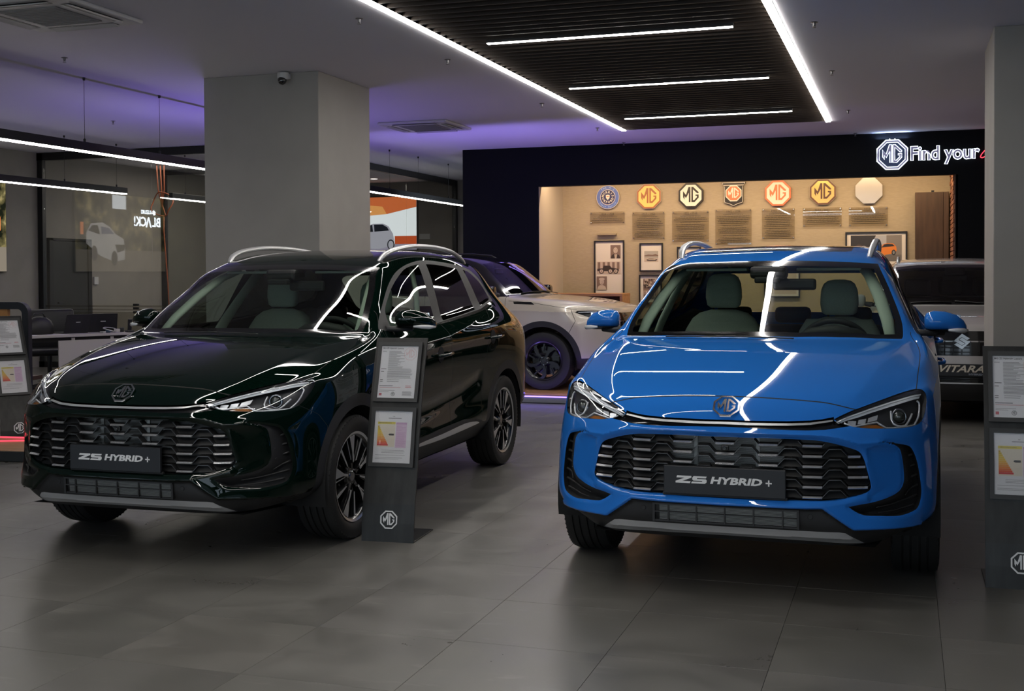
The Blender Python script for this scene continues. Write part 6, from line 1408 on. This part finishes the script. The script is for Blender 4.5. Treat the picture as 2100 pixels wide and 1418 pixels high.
# ---------------------------------------------------------------- the two compact off-roaders behind
def vit_cage():
    front = [
        [(.76,0,.23),(.75,.28,.23),(.72,.50,.23),(.63,.69,.235),(.43,.79,.25)],
        [(.835,0,.34),(.828,.28,.34),(.80,.50,.34),(.70,.70,.345),(.47,.835,.36)],
        [(.858,0,.48),(.850,.28,.48),(.820,.51,.48),(.715,.715,.485),(.46,.855,.49)],
        [(.860,0,.64),(.852,.28,.64),(.822,.51,.64),(.715,.72,.645),(.45,.865,.65)],
        [(.850,0,.80),(.842,.28,.80),(.812,.51,.802),(.700,.72,.805),(.43,.865,.80)],
        [(.805,0,.925),(.797,.28,.927),(.765,.51,.932),(.645,.71,.942),(.34,.835,.955)]]
    S = []
    def st(x, r): S.append([(x, p[0], p[1]) for p in r])
    for x in (.20,0,-.18,-.40,-.64,-.92,-1.15,-1.45,-2.0): st(x, [(.78,.27),(.868,.40),(.872,.56),(.882,.73),(.884,.90)])
    st(-2.5, [(.78,.28),(.870,.41),(.878,.57),(.888,.75),(.884,.92)]); st(-2.95, [(.75,.32),(.855,.43),(.865,.57),(.865,.76),(.85,.94)])
    corner = [(-3.12,.66,.34),(-3.22,.74,.44),(-3.25,.76,.57),(-3.25,.755,.76),(-3.22,.74,.94)]
    T = [
        [(.19,.843,.980),(.47,.72,.978),(.60,.53,.975),(.645,.27,.975),(.65,0,.975)],
        [(.0,.848,1.000),(.25,.755,1.018),(.33,.58,1.024),(.36,.30,1.026),(.365,0,1.026)],
        [(-.18,.853,1.018),(-.07,.79,1.045),(-.01,.655,1.056),(.02,.34,1.060),(.03,0,1.060)],
        [(-.40,.858,1.035),(-.425,.805,1.070),(-.44,.745,1.085),(-.31,.42,1.092),(-.27,0,1.095)],
        [(-.64,.860,1.046),(-.62,.805,1.155),(-.61,.725,1.222),(-.50,.42,1.245),(-.46,0,1.250)],
        [(-.92,.862,1.054),(-.88,.77,1.32),(-.79,.662,1.372),(-.70,.42,1.398),(-.66,0,1.404)],
        [(-1.15,.863,1.06),(-1.12,.755,1.37),(-.98,.61,1.492),(-.92,.40,1.517),(-.90,0,1.523)],
        [(-1.45,.863,1.066),(-1.45,.752,1.37),(-1.42,.605,1.545),(-1.40,.40,1.575),(-1.38,0,1.585)],
        [(-2.0,.860,1.080),(-2.0,.752,1.37),(-2.0,.605,1.548),(-2.0,.40,1.582),(-2.0,0,1.594)],
        [(-2.5,.850,1.095),(-2.5,.750,1.37),(-2.5,.605,1.53),(-2.5,.40,1.568),(-2.5,0,1.58)],
        [(-2.95,.81,1.09),(-2.93,.72,1.32),(-2.92,.59,1.46),(-2.92,.40,1.51),(-2.92,0,1.525)]]
    rear_top = [(-3.17,.73,1.05),(-3.22,.56,1.08),(-3.24,.42,1.085),(-3.26,.22,1.09),(-3.26,0,1.09)]
    V = []; ix = {}
    def vid(p):
        k = tuple(round(c, 4) for c in p)
        if k not in ix: ix[k] = len(V); V.append(k)
        return ix[k]
    def rear(c): y = rear_top[c][1]; x = -3.30-.03*(1-(y/.7)**2); return [(x+.10,y*.92,.34),(x+.02,y,.44),(x,y,.57),(x,y,.76),(x+.02,y,.94)]
    per = [[front[r][c] for r in range(6)] for c in range(5)]+[s+[T[i][0]] for i, s in enumerate(S)]+[corner+[rear_top[0]]]+[rear(c)+[rear_top[c]] for c in range(1, 5)]
    topg = [[front[5][4-j] for j in range(5)]]+T+[rear_top]; Q = []
    for a, b in zip(per[:-1], per[1:]):
        for r in range(5): Q.append((a[r], b[r], b[r+1], a[r+1]))
    for a, b in zip(topg[:-1], topg[1:]):
        for j in range(4): Q.append((a[j], b[j], b[j+1], a[j+1]))
    F = []
    for s in (1,-1):
        for q in Q: f = [vid((p[0], p[1]*s, p[2])) for p in q]; F.append(f if s == 1 else f[::-1])
    cre = {}
    def cr(pts, v):
        for a, b in zip(pts[:-1], pts[1:]):
            for s in (1,-1): cre[tuple(sorted((vid((a[0],a[1]*s,a[2])), vid((b[0],b[1]*s,b[2])))))] = v
    cr([front[5][c] for c in range(5)], .3); cr([t[0] for t in T], .3); cr([topg[i][2] for i in range(4, 9)], .45); cr([topg[4][j] for j in range(1, 5)], .6)
    return V, F, cre
def vit_build(G, paint, roof_m, root, wheel_style):
    V, F, cre = vit_cage(); co, nr, tr = subdiv_cage(V, F, cre, 4, 4); keep = co[tr][:, :, 1].mean(1) > 0; u, inv = np.unique(tr[keep].ravel(), return_inverse=True); S = Shell(co[u], nr[u], inv.reshape(-1, 3))
    nx = lambda s: s.N[s.F].mean(1); fr = lambda s: (s.cen()[:, 0] > .2) & (s.cen()[:, 2] < 1.0); side = lambda s: s.cen()[:, 1] > .56; RC = -2.5
    arch = lambda R, cx: (lambda V: np.hypot(V[:, 0]-cx, V[:, 2]-.335)-R)
    low = lambda s: (s.cen()[:, 1] > .65) & (s.cen()[:, 2] < 1.0)
    cl = line_dist([(.36,.90),(.1,.905),(-.4,.915),(-1.2,.93),(-2.4,.95)], (0,2)); S.cut(lambda V: cl(V)-.01, side(S)&(S.cen()[:,2]<1)); carve(S, cl, lambda d: .008*np.exp(-d/.03), lambda d: -.008/.03*np.exp(-d/.03), lambda s: side(s)&(s.cen()[:,2]<1.02), (0,2))
    Tg = dict(paint=0, clad=1, gone=2, grille=3, lamp=4, ws=5, frit=6, w1=7, w2=8, frame=9, roof=10, seam=11, hood=12, bumper=13, lower=14, rg=15, vent=16)
    S.mark(poly_sdf([(-.1,.20),(.9,.20),(.9,.365),(.62,.40),(.50,.46),(.44,.56),(-.1,.56)], (1,2)), 14, fr)
    S.mark(lambda V: V[:, 2]-.43, 1, lambda s: s.cen()[:, 0] < .42)
    for cx in (0, RC):
        n_ = lambda s, cx=cx: (np.abs(s.cen()[:, 0]-cx) < .62) & (s.cen()[:, 1] > .55) & (s.cen()[:, 2] < .95)
        S.mark(arch(.462, cx), 1, n_); S.mark(arch(.395, cx), 2, n_)
    S.mark(poly_sdf([(-.1,.885),(.40,.885),(.50,.892),(.50,.73),(.42,.655),(-.1,.655)], (1,2)), 3, lambda s: fr(s)&(s.cen()[:,0]>.5), (0,))
    S.mark(poly_sdf([(.515,.893),(.62,.905),(.74,.918),(.835,.915),(.85,.895),(.80,.83),(.70,.775),(.515,.745)], (1,2)), 4, lambda s: fr(s)&(s.cen()[:,0]>.18)&(s.cen()[:,2]>.7), (0,))
    gh = lambda s: (s.cen()[:, 0] < -.2) & (s.cen()[:, 0] > -1.3) & (s.cen()[:, 2] > 1.03) & (nx(s)[:, 0] > .05)
    W = poly_sdf([(-.06,1.09),(.42,1.087),(.735,1.078),(.715,1.20),(.655,1.36),(.595,1.49),(.37,1.512),(-.06,1.517)], (1,2)); W0 = W; W = lambda V: np.maximum(W0(V), V[:, 0]+.008-np.interp(V[:, 1], [0,.2,.42,.60,.745,.9], [-.270,-.280,-.311,-.365,-.438,-.5])); S.mark(W, 6, gh); S.mark(lambda V: W(V)+.03, 5, gh)
    sd = lambda s: side(s) & (s.cen()[:, 2] > 1.0) & (s.cen()[:, 0] < -.38)
    dlo = poly_sdf([(-.44,1.075),(-.62,1.20),(-.86,1.38),(-1.05,1.465),(-1.30,1.508),(-2.0,1.515),(-2.6,1.48),(-2.85,1.36),(-2.92,1.10),(-1.5,1.075)], (0,2)); S.mark(dlo, 9, sd, (0,))
    S.mark(poly_sdf([(-.62,1.10),(-.72,1.235),(-.92,1.385),(-1.10,1.455),(-1.46,1.48),(-1.42,1.10)], (0,2)), 7, sd, (9,)); S.mark(poly_sdf([(-1.55,1.10),(-1.57,1.482),(-2.2,1.48),(-2.5,1.42),(-2.6,1.12)], (0,2)), 8, sd, (9,))
    S.mark(poly_sdf(rrect(-.7,1.14,.6,1.45,.06), (1,2)), 15, lambda s: (s.cen()[:,0] < -2.8)&(nx(s)[:,0] < -.2)&(s.cen()[:,2]>1.08), (0,))
    S.mark(lambda V: np.maximum(1.088-V[:, 2], V[:, 0]+.40), 10, lambda s: s.cen()[:, 0] < -.3, (0,))
    S.mark(poly_sdf([(-.10,.985),(-.35,.990),(-.36,1.018),(-.14,1.014)], (0,2)), 16, lambda s: side(s)&(s.cen()[:,0]>-.5), (0,))
    gap = .0022
    clam = lambda V: V[:, 2]-np.interp(V[:, 0], [-.42,-.12,.15,.36,.6], [1.028,1.005,.965,.935,.93])
    hs = lambda s: (s.cen()[:, 0] > -.42) & (s.cen()[:, 0] < .40) & (s.cen()[:, 1] > .70) & (s.cen()[:, 2] > .85)
    S.cut(clam, hs(S)); S.mark(lambda V: np.abs(clam(V))-gap, 11, hs, (0,))
    bl = lambda V: V[:, 0]-np.interp(V[:, 2], [.3,.66,.80,.93], [.30,.32,.40,.34]); S.cut(bl, (S.cen()[:,1] > .6)&(S.cen()[:,2] < .93)); S.mark(lambda V: np.abs(bl(V))-.003, 11, lambda s: (s.cen()[:,1] > .6)&(s.cen()[:,2] < .93)&(s.cen()[:,0] > .1), (0,))
    for xs_ in ([-.46]*3,[-1.47,-1.50,-1.49],[-2.2,-2.15,-2.35]): S.cut(lambda V, xs_=xs_: V[:, 0]-np.interp(V[:, 2], [.43,.8,1.08], xs_), (S.cen()[:,1] > .7)&(S.cen()[:,2] < 1.08)); S.mark(lambda V, xs_=xs_: np.abs(V[:, 0]-np.interp(V[:, 2], [.43,.8,1.08], xs_))-gap, 11, lambda s: (s.cen()[:,1] > .7)&(s.cen()[:,2] < 1.08)&(s.cen()[:,2] > .43), (0,))
    c = S.cen(); z = np.interp(c[:, 0], [-.42,-.12,.15,.36,.6], [1.028,1.005,.965,.935,.0]); hd = (S.tag == 0) & (c[:, 0] > -.46) & (c[:, 2] > np.maximum(z, .915)) & (c[:, 2] < 1.115); S.tag[hd] = 12
    bm_ = (S.tag == 0) & (c[:, 0] > .25) & (bl(c) > 0); S.tag[bm_] = 13
    Q = Surf(S.V, S.F); P = lambda k: S.part([k])
    def panel(name, k, m, two=False):
        part = P(k)
        if two: V, N, F = part; mesh_obj(name, V, F, m, root, N=N); V, N, F = other(part); return mesh_obj(name, V, F, m, root, N=N)
        V, N, F = both(part); return mesh_obj(name, V, F, m, root, N=N)
    panel('body_shell', 0, paint); panel('bonnet', 12, paint); panel('front_bumper', 13, paint); panel('roof', 10, roof_m); panel('wheel_arch_cladding', 1, G['black_matte'], True); panel('lower_bumper', 14, G['black_matte']); gr = panel('grille', 3, G['black_gloss'])
    panel('windscreen', 5, glass_mat('dark_windscreen', (.30,.31,.31), 1.5)); panel('windscreen_border', 6, G['black_gloss']); panel('window_frame', 9, G['black_gloss'], True); panel('side_window', 7, G['glass_side'], True); panel('side_window', 8, G['glass_dark'], True); panel('rear_window', 15, G['glass_dark']); panel('panel_seam', 11, G['seam']); panel('fender_vent', 16, G['black_gloss'], True)
    for s in (1,-1):
        Pl = P(4); V, N, F = Pl if s == 1 else other(Pl); lens = mesh_obj('headlamp', V, F, G['lens'], root, N=N); mesh_obj('lamp_housing', V-N*.006-np.array([.04, s*.02, 0]), F, G['lamp_black'], lens, N=N)
        pt = lambda y, z, d: tuple(Q.front(s*y, z, d)[0])
        for (y, z, r) in ((.60,.84,.034),(.70,.865,.036)): b = MB(); b.lathe([(0,.015),(r*.6,.012),(r*.9,.0),(r,-.01),(r*1.15,.004),(r*1.15,-.02)], 20, 'z', frame_mat(pt(y,z,.03), (0,1,0), (1,s*.3,0))); b.build('projector', G['lamp_silver'], lens, smooth=True)
        for A in ([(.53,.880),(.64,.893),(.75,.905),(.835,.90)],[(.53,.765),(.64,.788),(.72,.812)]): b = MB(); b.tube([pt(y,z,.008) for y, z in A], .007, 6); b.build('light_bar', G['drl'], lens, smooth=True)
        b = MB(); b.tube([(-.56,.83,1.09),(-.58,.90,1.10)], [.03,.025], 8); b.build('mirror_arm', G['black_matte'], root, smooth=True) if s == 1 else mbflip(b).build('mirror_arm', G['black_matte'], root, smooth=True)
        b = MB(); b.box((-.66,.90,1.07), (-.54,1.06,1.20), None, .035); (b if s == 1 else mbflip(b)).build('door_mirror', roof_m, root, smooth=True)
        b = MB(); b.tube([(x, .575, Q.top(x, .575)[0].z+h) for x, h in ((-1.15,0),(-1.22,.03),(-1.5,.04),(-2.2,.042),(-2.55,.03),(-2.62,.0))], .016, 8, flat=.8); (b if s == 1 else mbflip(b)).build('roof_rail', G['silver'] if roof_m is paint else G['black_matte'], root, smooth=True)
        b = MB(); b.tube([(.69,.50,.50),(.62,.66,.52),(.48,.78,.53)], .02, 8); 
    def gx(y, z): return Q.front(y, z)[0].x
    for z in (.79,.73,.69): b = MB(); A = [(gx(y,z)+.006,y,z+.006) for y in np.linspace(-.49,.49,15)]; B = [(gx(y,z)+.006,y,z-.006) for y in np.linspace(-.49,.49,15)]; strip_mesh(A, B, (-.012,0,0)).build('grille_bar', G['chrome'] if z > .76 else G['black_gloss'], gr)
    for k in range(-6, 7): b = MB(); y = k*.075; b.box((gx(y,.69)-.004,y-.006,.665), (gx(y,.69)+.006,y+.006,.79)); b.build('grille_slat', G['black_gloss'], gr)
    M = frame_mat((gx(0,.79)+.012,0,.790), (0,1,0), (1,0,0)); b = MB()
    for k in (0,1): b.prism(scl(s_emblem(k), .072), 0, .012, M)
    b.build('emblem', G['chrome'], root)
    b = MB(); b.box((gx(0,.55)-.01,-.26,.465), (gx(0,.55)+.016,.26,.58), None, .004); pl = b.build('show_plate', G['plate'], root); xp = gx(0,.55)+.0165
    text_obj('plate_text', 'VITARA', .088, mat('plate_cream', (.62,.57,.48), .5), frame_mat((xp,0,.533), (0,1,0), (1,0,0)), pl, ext=.0006, bold=.002, font_shear=.35, width=.385); text_obj('plate_text', 'HYBRID', .022, mat('plate_blue_grey', (.25,.28,.34), .5), frame_mat((xp,.12,.485), (0,1,0), (1,0,0)), pl, ext=.0005, bold=.001, width=.12)
    for z in (.445,.43,.415): b = MB(); A = [(gx(y,z)+.004,y,z+.004) for y in np.linspace(-.42,.42,13)]; B = [(gx(y,z)+.004,y,z-.004) for y in np.linspace(-.42,.42,13)]; strip_mesh(A, B, (-.010,0,0)).build('intake_bar', G['black_gloss'], root)
    b = MB(); A = [(gx(y,.40)+.006,y,.405) for y in np.linspace(-.45,.45,13)]; B = [(gx(y,.40)+.006,y,.393) for y in np.linspace(-.45,.45,13)]; strip_mesh(A, B, (-.012,0,0)).build('skid_trim', G['silver'], root)
    for a in ([(-.30,-.05),(-.32,-.3),(-.37,-.55)],[(-.29,.5),(-.30,.25),(-.31,-.02)]): b = MB(); b.tube([(x,y,Q.top(x,y)[0].z+.014) for x, y in a], .009, 6, flat=.5); b.build('wiper', G['black_matte'], root, smooth=True)
    for cx in (0, RC):
        l = MB(); v = []; n = 28
        for k in range(n+1):
            t = -.25+(PI+.5)*k/n
            for y in (.87,.56): v.append((cx+.402*math.cos(t), y, .335+.402*math.sin(t)))
        l.add(v, [(2*k, 2*k+1, 2*k+3, 2*k+2) for k in range(n)]); l.build('arch_liner', G['seam'], root); mbflip(l).build('arch_liner', G['seam'], root)
    u = MB(); u.add([(.70,-.6,.24),(.70,.6,.24),(.42,.64,.24),(-.42,.77,.26),(-2.1,.77,.27),(-3.1,.62,.33),(-3.1,-.62,.33),(-2.1,-.77,.27),(-.42,-.77,.26),(.42,-.64,.24)], [tuple(range(10))]); u.box((-2.9,-.5,.2),(.6,.5,.26)); u.build('floor_pan', G['seam'], root)
    b = MB(); b.box((-.75,-.72,.6), (-.30,.72,1.06), None, .04); b.build('dashboard', G['cabin'], root, smooth=True); b = MB(); b.box((-2.9,-.76,.40), (.0,.76,.42)); b.box((-2.9,-.66,.9),(-2.4,.66,1.0)); b.build('cabin_floor', G['cabin'], root)
    for x, ys in ((-1.42,(-.36,.36)),(-2.25,(-.38,0,.38))):
        for y in ys: st_ = empty('seat', (x,y,0), parent=root); b = MB(); b.box((-.09,-.24,.45), (.09,.24,1.14), None, .06); b.build('seat_back', G['cabin'], st_, smooth=True); b = MB(); b.box((-.07,-.13,1.17), (.04,.13,1.36), None, .04); b.build('headrest', G['cabin'], st_, smooth=True)
    b = MB(); b.box((-.93,-.10,1.40), (-.78,.10,1.48), None, .02); b.box((-.90,-.12,1.34), (-.87,.12,1.40), None, .012); b.build('rear_view_mirror', G['cabin'], root)
    add_wheels(root, G, (0,RC), .755, .335, R=.335, W=.215, RR=.225, style=wheel_style)
# ---------------------------------------------------------------- cars
G = car_mats()
def car_paint(n, c, metal, rough, flake=.0):
    m = mat(n, c, rough, metal=metal, coat=1.0, coat_rough=.012, spec=.0 if metal == 0 else .5); return m
blue = car_paint('blue_metallic_paint', (.018,.155,.55), .0, .5); green = car_paint('dark_green_paint', (.0010,.0060,.0040), .0, .5); beige_p = car_paint('beige_metallic_paint', (.56,.50,.42), .25, .35); silver_p = car_paint('silver_metallic_paint', (.50,.475,.465), .3, .35)
car1 = thing('car', 'bright blue sport utility car facing the camera at right', 'car', (-.739,6.036,0), -1.573382); zs_build(G, blue, car1)
def repaint(o):
    for sl_ in o.material_slots:
        if sl_.material == blue: sl_.link = 'OBJECT'; sl_.material = green
car2 = copy_tree(car1, fix=repaint); car2.location = (-3.72,5.845,0); car2.rotation_euler = (0,0,-1.558759); car2['label'] = 'glossy very dark green sport utility car at left'
for w_ in [c for c in car2.children if c.name.startswith('wheel') and c.type == 'EMPTY'][:2]: pass
car3 = thing('car', 'beige off-roader with black roof on the oak platform behind the green car', 'car', (-3.91,13.93,.0985), math.radians(-3)); vit_build(G, beige_p, G['black_gloss'], car3, 'swirl')
car4 = thing('car', 'silver off-roader facing forward behind the blue car and the right pillar', 'car', (.50,12.62,0), -PI/2); vit_build(G, silver_p, silver_p, car4, 'swirl')
